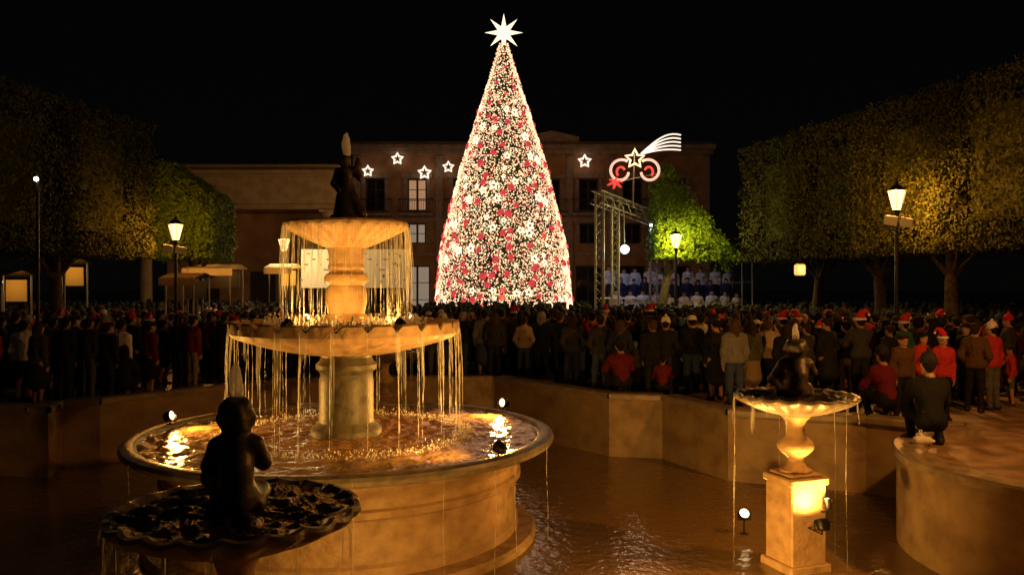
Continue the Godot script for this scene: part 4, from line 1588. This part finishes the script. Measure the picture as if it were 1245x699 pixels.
func stall(label: String, where: Vector3, w: float, h: float, canopy_m: Material, back_m: Material, energy: float) -> void:
	var t := thing("market_stall", label, "market stall", where, 0.0, "market stalls under the trees")
	for x in [-1, 1]:
		for z in [-1, 1]:
			part("post", tube([Vector3(x * w / 2, 0, z * 0.7), Vector3(x * w / 2, h, z * 0.7)], [0.03, 0.03], 6), M.steel, t)
	var c := MB.new()
	var e := w / 2 + 0.15
	c.add_quad(Vector3(-e, h - 0.05, 0.9), Vector3(-e, h + 0.12, 0), Vector3(e, h + 0.12, 0), Vector3(e, h - 0.05, 0.9))
	c.add_quad(Vector3(e, h - 0.05, -0.9), Vector3(e, h + 0.12, 0), Vector3(-e, h + 0.12, 0), Vector3(-e, h - 0.05, -0.9))
	c.add_quad(Vector3(-e, h - 0.3, 0.9), Vector3(-e, h - 0.05, 0.9), Vector3(e, h - 0.05, 0.9), Vector3(e, h - 0.3, 0.9))
	part("canopy", c.mesh(), canopy_m, t)
	part("counter", box(Vector3(w - 0.1, 0.95, 0.6), 0.02, Vector3(0, 0.475, 0.45)), M.wood_dark, t)
	part("back_panel", box(Vector3(w - 0.2, 0.62, 0.04), 0.0, Vector3(0, h - 0.45, -0.66)), back_m, t)
	var l := part("light_bulb", ball(0.07, 10), M.stall_pale, t, Vector3(0, h - 0.2, 0.1))
	part("cord", tube([Vector3(0, 0.06, 0), Vector3(0, 0.5, -0.08)], [0.006, 0.006], 4), M.black, l)
	omni(t, Vector3(0, h - 0.2, 0.1), Color(1.0, 0.76, 0.42), energy, 0.07)

func make_market() -> void:
	var cream := plain(0.7, 0.62, 0.42, 0.8)
	cream.backlight_enabled = true
	cream.backlight = Color(0.6, 0.5, 0.3)
	var ochre := plain(0.6, 0.4, 0.12, 0.8)
	var white := plain(0.75, 0.72, 0.65, 0.8)
	white.backlight_enabled = true
	white.backlight = Color(0.6, 0.58, 0.5)
	var a := px(262, 347, 30.0)
	stall("market stall with a lit cream awning in front of the green clipped tree", Vector3(a.x, 0, a.z), 1.5, 3.1, cream, M.wood_dark, 0.3)
	a = px(76, 347, 27.0)
	stall("market stall with glowing ochre back wall beneath the dark clipped trees", Vector3(a.x, 0, a.z), 0.85, 3.2, M.wood_dark, ochre, 0.45)
	a = px(2, 347, 23.0)
	stall("market stall with orange lit wall at the outer end of the row", Vector3(a.x, 0, a.z), 0.8, 2.75, M.wood_dark, ochre, 0.4)
	a = px(228, 347, 27.5)
	stall("market stall with bare white frame and dark back", Vector3(a.x, 0, a.z), 0.9, 2.75, M.wood_dark, M.wood_dark, 0.1)
	a = px(345, 347, 33.0)
	stall("market stall with bright yellow panels behind the lantern lamp post", Vector3(a.x, 0, a.z), 0.8, 3.2, cream, plain(0.75, 0.6, 0.18, 0.8), 0.6)
	# small yellow lantern hung under the clipped row
	var p := px(973, 328, 25.0)
	var l := thing("paper_lantern", "small square yellow lantern hanging under the clipped laurel row", "lantern", p)
	part("lantern_shade", boxes([[Vector3.ZERO, Vector3(0.28, 0.34, 0.28)]], 0.04), M.stall_glow, l)
	part("cap", box(Vector3(0.2, 0.04, 0.2), 0.01, Vector3(0, 0.19, 0)), M.iron, l)
	part("cord", tube([Vector3(0, 0.2, 0), Vector3(0.0, 0.9, 0)], [0.008, 0.008], 4), M.black, l)
	omni(l, Vector3(0, 0, 0.2), Color(1.0, 0.8, 0.4), 0.35, 0.12)
	# far lamp on a tall mast
	p = px(45, 218, 18.6)
	var m := thing("mast_lamp", "tiny white lamp on a tall thin mast before the dark clipped trees", "street lamp", Vector3(p.x, 0, p.z))
	part("mast", tube([Vector3(0, 0, 0), Vector3(0, p.y + 0.1, 0)], [0.05, 0.03], 8), M.iron, m)
	part("lamp_head", ball(0.05, 10), M.flood_white, m, Vector3(0, p.y, 0.06))
	omni(m, Vector3(0, p.y, 0.06), Color(0.95, 0.97, 1.0), 0.03, 0.05)

# ---------------------------------------------------------------- people
func make_head() -> void:
	# centre of the skull at the origin, face towards -z, chin at about -0.115
	var pr := [
		[Vector3(0, 0.015, 0.02), Vector3(0, 0.02, -0.01), 0.09, 0.085, "h"], [Vector3(0, -0.01, -0.015), Vector3(0, -0.06, -0.035), 0.075, 0.055, "h"], [Vector3(0, -0.085, -0.055), Vector3(0, -0.09, -0.06), 0.03, 0.028, "h"],
		[Vector3(-0.04, -0.06, -0.02), Vector3(0.04, -0.06, -0.02), 0.04, 0.04, "h"],
		[Vector3(0, 0.012, -0.088), Vector3(0, -0.026, -0.107), 0.01, 0.015, "n"], [Vector3(-0.03, 0.024, -0.08), Vector3(0.03, 0.024, -0.08), 0.016, 0.016, "h"],
		[Vector3(-0.018, -0.057, -0.085), Vector3(0.018, -0.057, -0.085), 0.011, 0.011, "h"],
		[Vector3(-0.082, 0.01, 0.01), Vector3(-0.083, -0.025, 0.005), 0.016, 0.012, "e"], [Vector3(0.082, 0.01, 0.01), Vector3(0.083, -0.025, 0.005), 0.016, 0.012, "e"],
		[Vector3(0, -0.06, 0.02), Vector3(0, -0.17, 0.03), 0.052, 0.056, "h"]]
	head_mesh.skin = sdf(pr, 0.0095, 110.0)
	var eye := ball(0.011, 8)
	var f := {"v": PackedVector3Array(), "n": PackedVector3Array(), "i": PackedInt32Array()}
	var ea := eye.surface_get_arrays(0)
	var e := {"v": ea[Mesh.ARRAY_VERTEX], "n": ea[Mesh.ARRAY_NORMAL], "i": ea[Mesh.ARRAY_INDEX]}
	for s in [-1.0, 1.0]:
		append_raw(f, e, Transform3D(Basis().scaled(Vector3(1.3, 0.75, 0.7)), Vector3(s * 0.033, 0.004, -0.087)))
		append_raw(f, e, Transform3D(Basis().scaled(Vector3(1.9, 0.4, 0.7)), Vector3(s * 0.034, 0.028, -0.094)))
	append_raw(f, e, Transform3D(Basis().scaled(Vector3(2.0, 0.45, 0.6)), Vector3(0, -0.057, -0.094)))
	head_mesh.features = f
	# hair and hats
	head_mesh.short = raw_mesh(sdf([[Vector3(0, 0.032, 0.032), Vector3(0, 0.04, -0.012), 0.096, 0.088, "h"], [Vector3(0, -0.02, 0.055), Vector3(0, -0.055, 0.05), 0.07, 0.055, "h"], [Vector3(-0.055, 0.07, -0.03), Vector3(0.05, 0.075, -0.035), 0.045, 0.045, "h"]], 0.012, 90.0))
	head_mesh.long = raw_mesh(sdf([[Vector3(0, 0.03, 0.035), Vector3(0, 0.04, -0.012), 0.1, 0.09, "h"], [Vector3(0, -0.02, 0.065), Vector3(0.0, -0.3, 0.1), 0.085, 0.055, "h"], [Vector3(-0.07, 0.0, 0.03), Vector3(-0.085, -0.2, 0.05), 0.04, 0.035, "h"], [Vector3(0.07, 0.0, 0.03), Vector3(0.085, -0.2, 0.05), 0.04, 0.035, "h"]], 0.013, 80.0))
	head_mesh.bun = raw_mesh(sdf([[Vector3(0, 0.03, 0.032), Vector3(0, 0.04, -0.012), 0.095, 0.088, "h"], [Vector3(0, 0.06, 0.12), Vector3(0, 0.085, 0.13), 0.045, 0.045, "h"]], 0.012, 90.0))
	head_mesh.beanie = lathe([[0.105, 0.02], [0.113, 0.035], [0.113, 0.06], [0.104, 0.065], [0.1, 0.1], [0.08, 0.14], [0.045, 0.165], [0.0, 0.175]], 18)
	head_mesh.pom = ball(0.03, 8)
	head_mesh.cap = raw_mesh(sdf([[Vector3(0, 0.045, 0.025), Vector3(0, 0.05, -0.01), 0.098, 0.09, "h"], [Vector3(-0.03, 0.045, -0.1), Vector3(0.03, 0.045, -0.1), 0.018, 0.018, "h"], [Vector3(-0.03, 0.04, -0.15), Vector3(0.03, 0.04, -0.15), 0.014, 0.014, "h"]], 0.012, 100.0))
	head_mesh.santa = tube([Vector3(0, 0.05, 0.01), Vector3(0, 0.12, 0.02), Vector3(0.03, 0.2, 0.04), Vector3(0.09, 0.22, 0.07), Vector3(0.13, 0.16, 0.09)], [0.105, 0.09, 0.055, 0.035, 0.015], 12)
	head_mesh.band = lathe([[0.1, 0.02], [0.12, 0.035], [0.12, 0.065], [0.1, 0.08]], 18)
	# hand: palm from the wrist at the origin, fingers towards -y, thumb towards -z
	var h := [[Vector3(0, -0.01, 0), Vector3(0, -0.075, -0.01), 0.024, 0.022, "p"], [Vector3(0, -0.02, -0.02), Vector3(0, -0.075, -0.03), 0.02, 0.02, "p"], [Vector3(0, -0.03, 0.015), Vector3(0, -0.07, 0.02), 0.02, 0.018, "p"]]
	for k in 4:
		var z := -0.036 + 0.023 * k
		var l: float = [0.036, 0.042, 0.038, 0.03][k]
		h.append([Vector3(0, -0.085, z), Vector3(0.006, -0.085 - l, z), 0.0095, 0.009, "f"])
		h.append([Vector3(0.006, -0.085 - l, z), Vector3(0.022, -0.085 - l * 1.75, z), 0.009, 0.0075, "f"])
	h.append([Vector3(0, -0.03, -0.03), Vector3(0.01, -0.06, -0.06), 0.013, 0.011, "t"])
	h.append([Vector3(0.01, -0.06, -0.06), Vector3(0.018, -0.085, -0.066), 0.011, 0.009, "t"])
	hand_mesh = sdf(h, 0.0075, 260.0)

# pose: joints in metres for a 1.7 m person facing -z
func person_meshes(called: String, o: Dictionary) -> void:
	var drop: float = o.get("drop", 0.0)
	var lean: float = o.get("lean", 0.0)
	var pel := Vector3(0, 0.95 - drop, 0.02)
	var chest := Vector3(0, 1.28 - drop, lean * 0.6)
	var neck := Vector3(0, 1.45 - drop, lean)
	var head := Vector3(0, 1.6 - drop, lean * 1.25 - 0.01)
	var pr := [
		[pel + Vector3(-0.06, 0, 0), pel + Vector3(0.06, 0, 0), 0.115, 0.115, "torso" if o.get("coat", false) else "legs"], [pel + Vector3(0, 0.05, 0), chest, 0.125, 0.135, "torso"],
		[chest + Vector3(-0.07, 0, 0), chest + Vector3(0.07, 0, 0), 0.115, 0.115, "torso"], [neck + Vector3(0, -0.05, 0), neck + Vector3(-0.14, -0.09, 0), 0.072, 0.062, "torso"], [neck + Vector3(0, -0.05, 0), neck + Vector3(0.14, -0.09, 0), 0.072, 0.062, "torso"],
		[neck + Vector3(0, -0.06, 0), neck + Vector3(0, 0.03, 0), 0.066, 0.055, "neck"]]
	if o.get("coat", false):
		pr.append([pel, pel + Vector3(0, -0.4, 0), 0.16, 0.2, "torso"])
	if o.get("skirt", false):
		pr.append([pel + Vector3(0, -0.05, 0), pel + Vector3(0, -0.42, 0), 0.15, 0.23, "legs"])
	var hands := []
	for s in [-1.0, 1.0]:
		var key := "l" if s < 0 else "r"
		var sh := neck + Vector3(s * 0.178, -0.095, 0)
		var el: Vector3 = sh + Vector3(s, 1, 1) * o.get("elbow_" + key, o.get("elbow", Vector3(0.045, -0.28, 0.025)))
		var wr: Vector3 = el + Vector3(s, 1, 1) * o.get("wrist_" + key, o.get("wrist", Vector3(-0.015, -0.25, -0.06)))
		pr.append([sh, el, 0.058, 0.046, "arm"])
		pr.append([el, wr, 0.045, 0.034, "arm"])
		hands.append([el, wr, s])
		var hip := pel + Vector3(s * 0.085, -0.03, 0)
		var kn: Vector3 = hip + Vector3(s, 1, 1) * o.get("knee_" + key, o.get("knee", Vector3(0.015, -0.43, -0.015)))
		var an: Vector3 = kn + Vector3(s, 1, 1) * o.get("ankle_" + key, o.get("ankle", Vector3(0.005, -0.42, 0.035)))
		pr.append([hip, kn, 0.09, 0.06, "thigh" if o.get("skirt", false) else "legs"])
		pr.append([kn, an, 0.06, 0.042, "shin"])
		pr.append([an + Vector3(0, -0.035, 0.03), an + Vector3(s * 0.02, -0.045, -0.16), 0.038, 0.03, "foot_" + key])
	var d := sdf(pr, 0.024, 42.0)
	var tags := PackedStringArray()
	for p in d.v:
		var tg := nearest_tag(p, pr)
		if drop == 0.0 and not o.get("coat", false) and tg in ["torso", "legs"]:
			tg = "torso" if p.y > pel.y - 0.075 else "legs"
		tags.append(tg)
	var kit := {}
	kit.jacket = shell(d, tags, ["torso", "arm"], 0.02)
	kit.trousers = shell(d, tags, ["legs"] if o.get("bare", false) else ["legs", "shin"], 0.011)
	kit.shoe_l = shell(d, tags, ["foot_l"], 0.008)
	kit.shoe_r = shell(d, tags, ["foot_r"], 0.008)
	for h in hands:
		var down: Vector3 = -(h[1] - h[0]).normalized()
		var x := down.cross(Vector3(0, 0, 1)).normalized()
		if x.length() < 0.5:
			x = Vector3.RIGHT
		var z := x.cross(down).normalized()
		append_raw(d, hand_mesh, Transform3D(Basis(x * -h[2], down, z), h[1]))
	append_raw(d, head_mesh.skin, Transform3D(Basis(), head))
	var body := raw_mesh(d)
	var f := {"v": PackedVector3Array(), "n": PackedVector3Array(), "i": PackedInt32Array()}
	append_raw(f, head_mesh.features, Transform3D(Basis(), head))
	kit.face = raw_mesh(f)
	kit.body = body
	kit.head = head
	kit.pr = pr
	person_kit[called] = kit

const JACKETS := [["black", 0.012, 0.012, 0.013], ["charcoal", 0.035, 0.035, 0.038], ["navy", 0.015, 0.02, 0.06], ["maroon", 0.12, 0.012, 0.018], ["bright red", 0.4, 0.03, 0.035], ["white", 0.6, 0.58, 0.55], ["grey", 0.16, 0.16, 0.17], ["brown", 0.09, 0.05, 0.025], ["olive", 0.06, 0.065, 0.03], ["beige", 0.4, 0.3, 0.2], ["pink", 0.45, 0.17, 0.22], ["teal", 0.03, 0.12, 0.12]]
const LEGS := [["black trousers", 0.012, 0.012, 0.013], ["blue jeans", 0.04, 0.06, 0.12], ["grey trousers", 0.09, 0.09, 0.095], ["khaki trousers", 0.2, 0.15, 0.09], ["dark jeans", 0.018, 0.022, 0.04]]
const HAIR := [["black", 0.008, 0.007, 0.006], ["dark brown", 0.025, 0.015, 0.009], ["brown", 0.06, 0.033, 0.018], ["grey", 0.25, 0.24, 0.23]]
const HATS := [["red", 0.45, 0.02, 0.03], ["white", 0.65, 0.63, 0.6], ["dark", 0.02, 0.02, 0.025], ["blue", 0.03, 0.05, 0.2]]
var cloth := {}

func cloth_m(e: Array) -> StandardMaterial3D:
	var key := str(e)
	if not cloth.has(key):
		var m := plain(e[1], e[2], e[3], 0.85)
		m.metallic_specular = 0.3
		m.heightmap_enabled = true
		m.heightmap_texture = M.folds
		m.heightmap_scale = 3.0
		m.uv1_triplanar = true
		m.uv1_scale = Vector3(0.9, 0.6, 0.9)
		cloth[key] = m
	return cloth[key]

func person(kit_name: String, where: Vector3, turn: float, scale: float, j: int, l: int, top: String, hc: int, tail: String, group := "people standing in the crowd", skin := 0) -> Node3D:
	var kit: Dictionary = person_kit[kit_name]
	var garment: String = {"coat": "long coat", "phone": "jacket", "skirt": "top", "bare": "jacket"}.get(kit_name, "jacket")
	var low: String = LEGS[l][0]
	if kit_name == "skirt":
		low = low.split(" ")[0] + " skirt"
	elif kit_name == "bare":
		low = low.split(" ")[0] + " shorts"
	var hat := ""
	match top:
		"short", "long", "bun":
			hat = {"short": "%s short hair", "long": "%s long hair", "bun": "%s hair bun"}[top] % HAIR[hc][0]
		"beanie":
			hat = HATS[hc][0] + " knit hat"
		"cap":
			hat = HATS[hc][0] + " cap"
		"santa":
			hat = "red and white santa hat"
	var what := "child" if scale < 0.8 else "person"
	var t := thing("person", "%s in %s %s, %s, %s, %s" % [what, JACKETS[j][0], garment, low, hat, tail], "person", where, turn, group)
	var wide := 1.0 + 0.09 * sin(where.x * 37.0 + where.z * 17.0)
	t.scale = Vector3(scale * wide, scale, scale * wide)
	var b := part("body", kit.body, M.skin if skin == 0 else M.skin_b, t)
	part("face", kit.face, M.features, b)
	part("jacket", kit.jacket, cloth_m(JACKETS[j]), t)
	part("trousers", kit.trousers, cloth_m(LEGS[l]), t)
	part("shoe", kit.shoe_l, M.black, t)
	part("shoe", kit.shoe_r, M.black, t)
	var head: Vector3 = kit.head
	match top:
		"short", "long", "bun":
			part("hair", head_mesh[top], cloth_m(HAIR[hc]), t, head)
		"beanie":
			part("hair", head_mesh.short, cloth_m(HAIR[0]), t, head).scale = Vector3(0.97, 0.9, 0.97)
			var h := part("knit_hat", head_mesh.beanie, cloth_m(HATS[hc]), t, head + Vector3(0, -0.0, 0.008))
			part("pompom", head_mesh.pom, cloth_m(HATS[hc]), h, Vector3(0, 0.19, 0))
		"cap":
			part("hair", head_mesh.short, cloth_m(HAIR[0]), t, head).scale = Vector3(0.97, 0.9, 0.97)
			part("cap", head_mesh.cap, cloth_m(HATS[hc]), t, head + Vector3(0, 0.01, 0))
		"santa":
			part("hair", head_mesh.short, cloth_m(HAIR[0]), t, head).scale = Vector3(0.97, 0.9, 0.97)
			var h := part("santa_hat", head_mesh.santa, cloth_m(HATS[0]), t, head + Vector3(0, 0.0, 0.008))
			part("hat_band", head_mesh.band, cloth_m(HATS[1]), h)
			part("pompom", head_mesh.pom, cloth_m(HATS[1]), h, Vector3(0.13, 0.14, 0.09))
	return t

func place_words(p: Vector2) -> String:
	var near := not clear_of_pool(p, 1.3)
	if p.x < -9.0:
		return "poolside near stalls" if near else "near the stalls"
	if p.x < -4.5:
		return "poolside before banner" if near else "before the banner"
	if p.x < 2.2:
		return "poolside before tree" if near else "before the tree"
	if p.x < 6.5:
		return "poolside before stage" if near else "before the stage"
	return "near tall lamp"

func blocked(p: Vector2) -> bool:
	for q in [[9.93, -21.2, 0.6], [6.38, -32.0, 0.6], [-10.65, -26.0, 0.7], [-9.43, -34.0, 0.8], [3.45, -32.4, 1.0], [4.2, -33.4, 0.7], [6.1, -35.6, 0.7], [-10.8, -30.0, 1.8], [-14.7, -27.0, 1.6], [-14.3, -23.0, 1.5], [-10.85, -27.5, 1.4], [-9.15, -33.0, 1.3], [-11.55, -29.6, 0.6], [-10.74, -18.6, 0.4]]:
		if p.distance_to(Vector2(q[0], q[1])) < q[2]:
			return true
	if p.distance_to(Vector2(-0.42, -42.0)) < 4.6:
		return true
	if absf(p.x - 7.4) < 4.0 and p.y < -34.5:
		return true
	if p.y < -35.8 and p.x < -4.0 and p.x > -9.8:
		return true
	return false

func pick(weights: Array) -> int:
	var s := 0.0
	for w in weights:
		s += w
	var x := rng.randf() * s
	for k in weights.size():
		x -= weights[k]
		if x < 0.0:
			return k
	return 0

func make_people() -> void:
	make_head()
	person_meshes("stand", {})
	person_meshes("pockets", {"elbow": Vector3(0.09, -0.26, 0.07), "wrist": Vector3(-0.09, -0.17, -0.13), "knee_l": Vector3(0.05, -0.42, -0.05), "ankle_l": Vector3(0.02, -0.425, 0.02)})
	person_meshes("phone", {"elbow_r": Vector3(0.05, -0.1, -0.24), "wrist_r": Vector3(-0.08, 0.22, -0.1), "elbow_l": Vector3(0.06, -0.22, -0.12), "wrist_l": Vector3(-0.07, 0.04, -0.22)})
	person_meshes("coat", {"coat": true, "elbow": Vector3(0.07, -0.27, 0.03), "wrist": Vector3(-0.04, -0.2, -0.14)})
	person_meshes("skirt", {"skirt": true, "bare": true})
	person_meshes("bare", {"bare": true, "knee_r": Vector3(0.03, -0.42, -0.07), "ankle_r": Vector3(0.0, -0.42, 0.06)})
	person_meshes("crouch", {"drop": 0.62, "lean": -0.08, "knee": Vector3(0.09, 0.13, -0.38), "ankle": Vector3(0.0, -0.36, 0.16), "elbow": Vector3(0.07, -0.2, -0.14), "wrist": Vector3(-0.1, -0.08, -0.2), "coat": false})
	var kits := ["stand", "pockets", "phone", "coat", "skirt", "bare"]
	var tops := ["short", "long", "bun", "beanie", "cap", "santa"]
	# people with a place of their own
	var g := "people by the fountain pool"
	var p := px(1098, 0, 15.1)
	person("stand", Vector3(p.x, 0, p.z), PI + 0.2, 0.9, 7, 0, "short", 1, "facing the rounded wall", g)
	p = px(1122, 0, 15.3)
	person("pockets", Vector3(p.x, 0, p.z), PI + 0.5, 0.92, 4, 1, "long", 0, "facing the rounded wall", g)
	p = px(1147, 0, 15.0)
	person("stand", Vector3(p.x, 0, p.z), PI - 0.1, 0.91, 4, 0, "santa", 0, "facing the pool", g)
	p = px(1133, 0, 12.45)
	person("crouch", Vector3(p.x, 0.0, p.z), -0.15, 1.26, 0, 0, "beanie", 2, "sitting at the rounded wall", g)
	p = px(1187, 0, 15.9)
	person("pockets", Vector3(p.x, 0, p.z), -0.7, 1.0, 7, 0, "short", 1, "on open paving", g)
	p = px(1207, 0, 16.2)
	person("stand", Vector3(p.x, 0, p.z), 0.4, 0.99, 4, 2, "beanie", 1, "on open paving", g)
	p = px(1230, 0, 16.8)
	person("bare", Vector3(p.x, 0, p.z), 1.2, 0.7, 4, 2, "short", 0, "on open paving", g)
	p = px(28, 0, 17.4)
	person("bare", Vector3(p.x, 0, p.z), 0.3, 1.0, 5, 0, "short", 0, "poolside near stalls", g)
	p = px(46, 0, 16.9)
	person("skirt", Vector3(p.x, 0, p.z), -0.4, 0.98, 1, 0, "long", 1, "poolside near stalls", g)
	p = px(756, 0, 18.15)
	person("crouch", Vector3(p.x, 0.0, p.z), 0.1, 1.12, 3, 0, "beanie", 2, "crouching on the pool wall", g)
	p = px(806, 0, 17.95)
	person("crouch", Vector3(p.x, 0.0, p.z), -0.2, 0.85, 3, 0, "short", 0, "crouching on the wall", g)
	p = px(1078, 0, 15.0)
	person("crouch", Vector3(p.x, 0.0, p.z), 0.2, 1.18, 3, 0, "beanie", 2, "crouching by the rounded wall", g)
	p = px(149, 0, 17.7)
	person("crouch", Vector3(p.x, 0.0, p.z), 0.2, 1.05, 0, 0, "long", 0, "crouching near the stalls", g)
	# the choir
	for row in 3:
		var n := 10 - row % 2
		for k in n:
			var x := 7.4 - 2.75 + 5.5 * (k + 0.5 * (row % 2)) / 9.0 + rng.randf_range(-0.08, 0.08)
			var z := -36.8 - 1.02 * row + rng.randf_range(-0.1, 0.1)
			person("stand" if (k + row) % 3 else "pockets", Vector3(x, 0.555 + 0.55 * row, z), PI + rng.randf_range(-0.3, 0.3), rng.randf_range(0.92, 1.02), 5 if row != 1 else 2, 4, "short" if k % 2 else "long", k % 2, ["singing on the lowest step", "singing on the middle step", "singing on the top step"][row], "choir singers on the stage")
	# the crowd: nearest 255 as individuals, the rest one mass
	var spots := []
	var d := 15.6
	while d < 40.0:
		var x := -d * 0.66 - rng.randf() * 0.5
		while x < d * 0.66:
			var q := Vector2(x + rng.randf_range(-0.14, 0.14), -d + rng.randf_range(-0.28, 0.28))
			x += rng.randf_range(0.38, 0.68) if rng.randf() < 0.87 else rng.randf_range(0.9, 1.4)
			if not clear_of_pool(q, 0.55) or blocked(q):
				continue
			var sx := 622.5 + q.x / -q.y * 1000.0
			if sx < -25 or sx > 1270:
				continue
			if q.x > 5.0 and -q.y < 16.6 + (0.6 if q.x < 9.0 else 0.0):
				continue
			if q.x < -9.0 and -q.y < 17.2:
				continue
			if sx > 1150 and -q.y < 19.0 and rng.randf() < 0.4:
				continue
			spots.append(q)
		d += 0.62 + 0.012 * (d - 15.0)
	spots.sort_custom(func(a, b): return a.length() < b.length())
	var rest := []
	for k in spots.size():
		var q: Vector2 = spots[k]
		if k >= 255:
			rest.append(q)
			continue
		var kit: String = kits[pick([30, 26, 12, 16, 8, 4])]
		var child := rng.randf() < 0.09
		var to := Vector2(rng.randf_range(-2.0, 7.0), -40.0) - q
		var turn := atan2(-to.x, -to.y) + rng.randf_range(-0.5, 0.5)
		if rng.randf() < 0.07:
			turn += PI * rng.randf_range(0.5, 1.2)
		var red := 9.0 if q.x > 1.5 else 4.0
		var j := pick([40, 22, 15, 9, red * 0.7, 4, 5, 5, 4, 2, 1, 2])
		var top: String = tops[pick([38, 28, 9, 10, 10, 4])]
		var hc := pick([40, 30, 18, 6]) if top in ["short", "long", "bun"] else pick([25, 25, 35, 15])
		var tail := place_words(q)
		person(kit, Vector3(q.x, 0.005, q.y), turn, rng.randf_range(0.6, 0.75) if child else rng.randf_range(0.92, 1.05), j, pick([40, 20, 12, 8, 22]), top, hc, tail, "people standing in the crowd", 1 if rng.randf() < 0.4 else 0)
	var far := Node3D.new()
	far.name = "distant_crowd"
	add_child(far)
	far.set_meta("kind", "stuff")
	tag(far, "packed distant crowd of people between the pool and the Christmas tree", "crowd")
	for v in 3:
		var kit: Dictionary = person_kit[["stand", "pockets", "coat"][v]]
		var b := MB.new()
		for e in [[kit.body, Color(0.3, 0.17, 0.11), Vector3.ZERO], [kit.jacket, Color(1, 1, 1), Vector3.ZERO], [kit.trousers, Color(0.03, 0.03, 0.04), Vector3.ZERO], [kit.shoe_l, Color(0.01, 0.01, 0.01), Vector3.ZERO], [kit.shoe_r, Color(0.01, 0.01, 0.01), Vector3.ZERO], [head_mesh[["short", "long", "bun"][v]], Color(0.02, 0.014, 0.01), kit.head]]:
			var arr: Array = e[0].surface_get_arrays(0)
			var base := b.v.size()
			for w in arr[Mesh.ARRAY_VERTEX]:
				b.v.append(w + e[2])
				b.c.append(e[1])
			b.n.append_array(arr[Mesh.ARRAY_NORMAL])
			for i in arr[Mesh.ARRAY_INDEX]:
				b.i.append(base + i)
		var mine := []
		for k in rest.size():
			if k % 3 == v:
				mine.append(rest[k])
		var mm := MultiMesh.new()
		mm.transform_format = MultiMesh.TRANSFORM_3D
		mm.use_colors = true
		mm.mesh = b.mesh()
		mm.instance_count = mine.size()
		for k in mine.size():
			var s := rng.randf_range(0.9, 1.05)
			mm.set_instance_transform(k, Transform3D(Basis(Vector3.UP, rng.randf_range(-0.7, 0.7)).scaled(Vector3.ONE * s), Vector3(mine[k].x, 0.005, mine[k].y)))
			var j: Array = JACKETS[pick([34, 20, 14, 9, 8, 5, 5, 6, 4, 3, 2, 2])]
			mm.set_instance_color(k, Color(j[1], j[2], j[3]))
		var o := MultiMeshInstance3D.new()
		o.name = "crowd_people"
		o.multimesh = mm
		var cm := plain(1, 1, 1, 0.8)
		cm.vertex_color_use_as_albedo = true
		o.material_override = cm
		o.set_meta("kind", "stuff")
		far.add_child(o, true)

func make_bag() -> void:
	var p := px(1121, 0, 12.1)
	var t := thing("plastic_bag", "crumpled pale plastic bag lying on the rounded wall coping at the people's feet", "bag", Vector3(p.x, 0.125, p.z), 0.4)
	var pr := [[Vector3(-0.1, 0.05, 0), Vector3(0.1, 0.045, 0.03), 0.06, 0.05, "b"], [Vector3(0, 0.06, 0), Vector3(-0.03, 0.15, 0.01), 0.05, 0.02, "b"], [Vector3(0.1, 0.04, 0.02), Vector3(0.19, 0.03, 0.06), 0.035, 0.02, "b"]]
	part("bag_body", raw_mesh(sdf(pr, 0.014, 45.0)), M.white, t)
	part("handle", tube([Vector3(-0.05, 0.14, 0.01), Vector3(-0.06, 0.2, 0.02), Vector3(-0.01, 0.2, 0.02), Vector3(-0.01, 0.14, 0.01)], [0.008], 5), M.white, t)
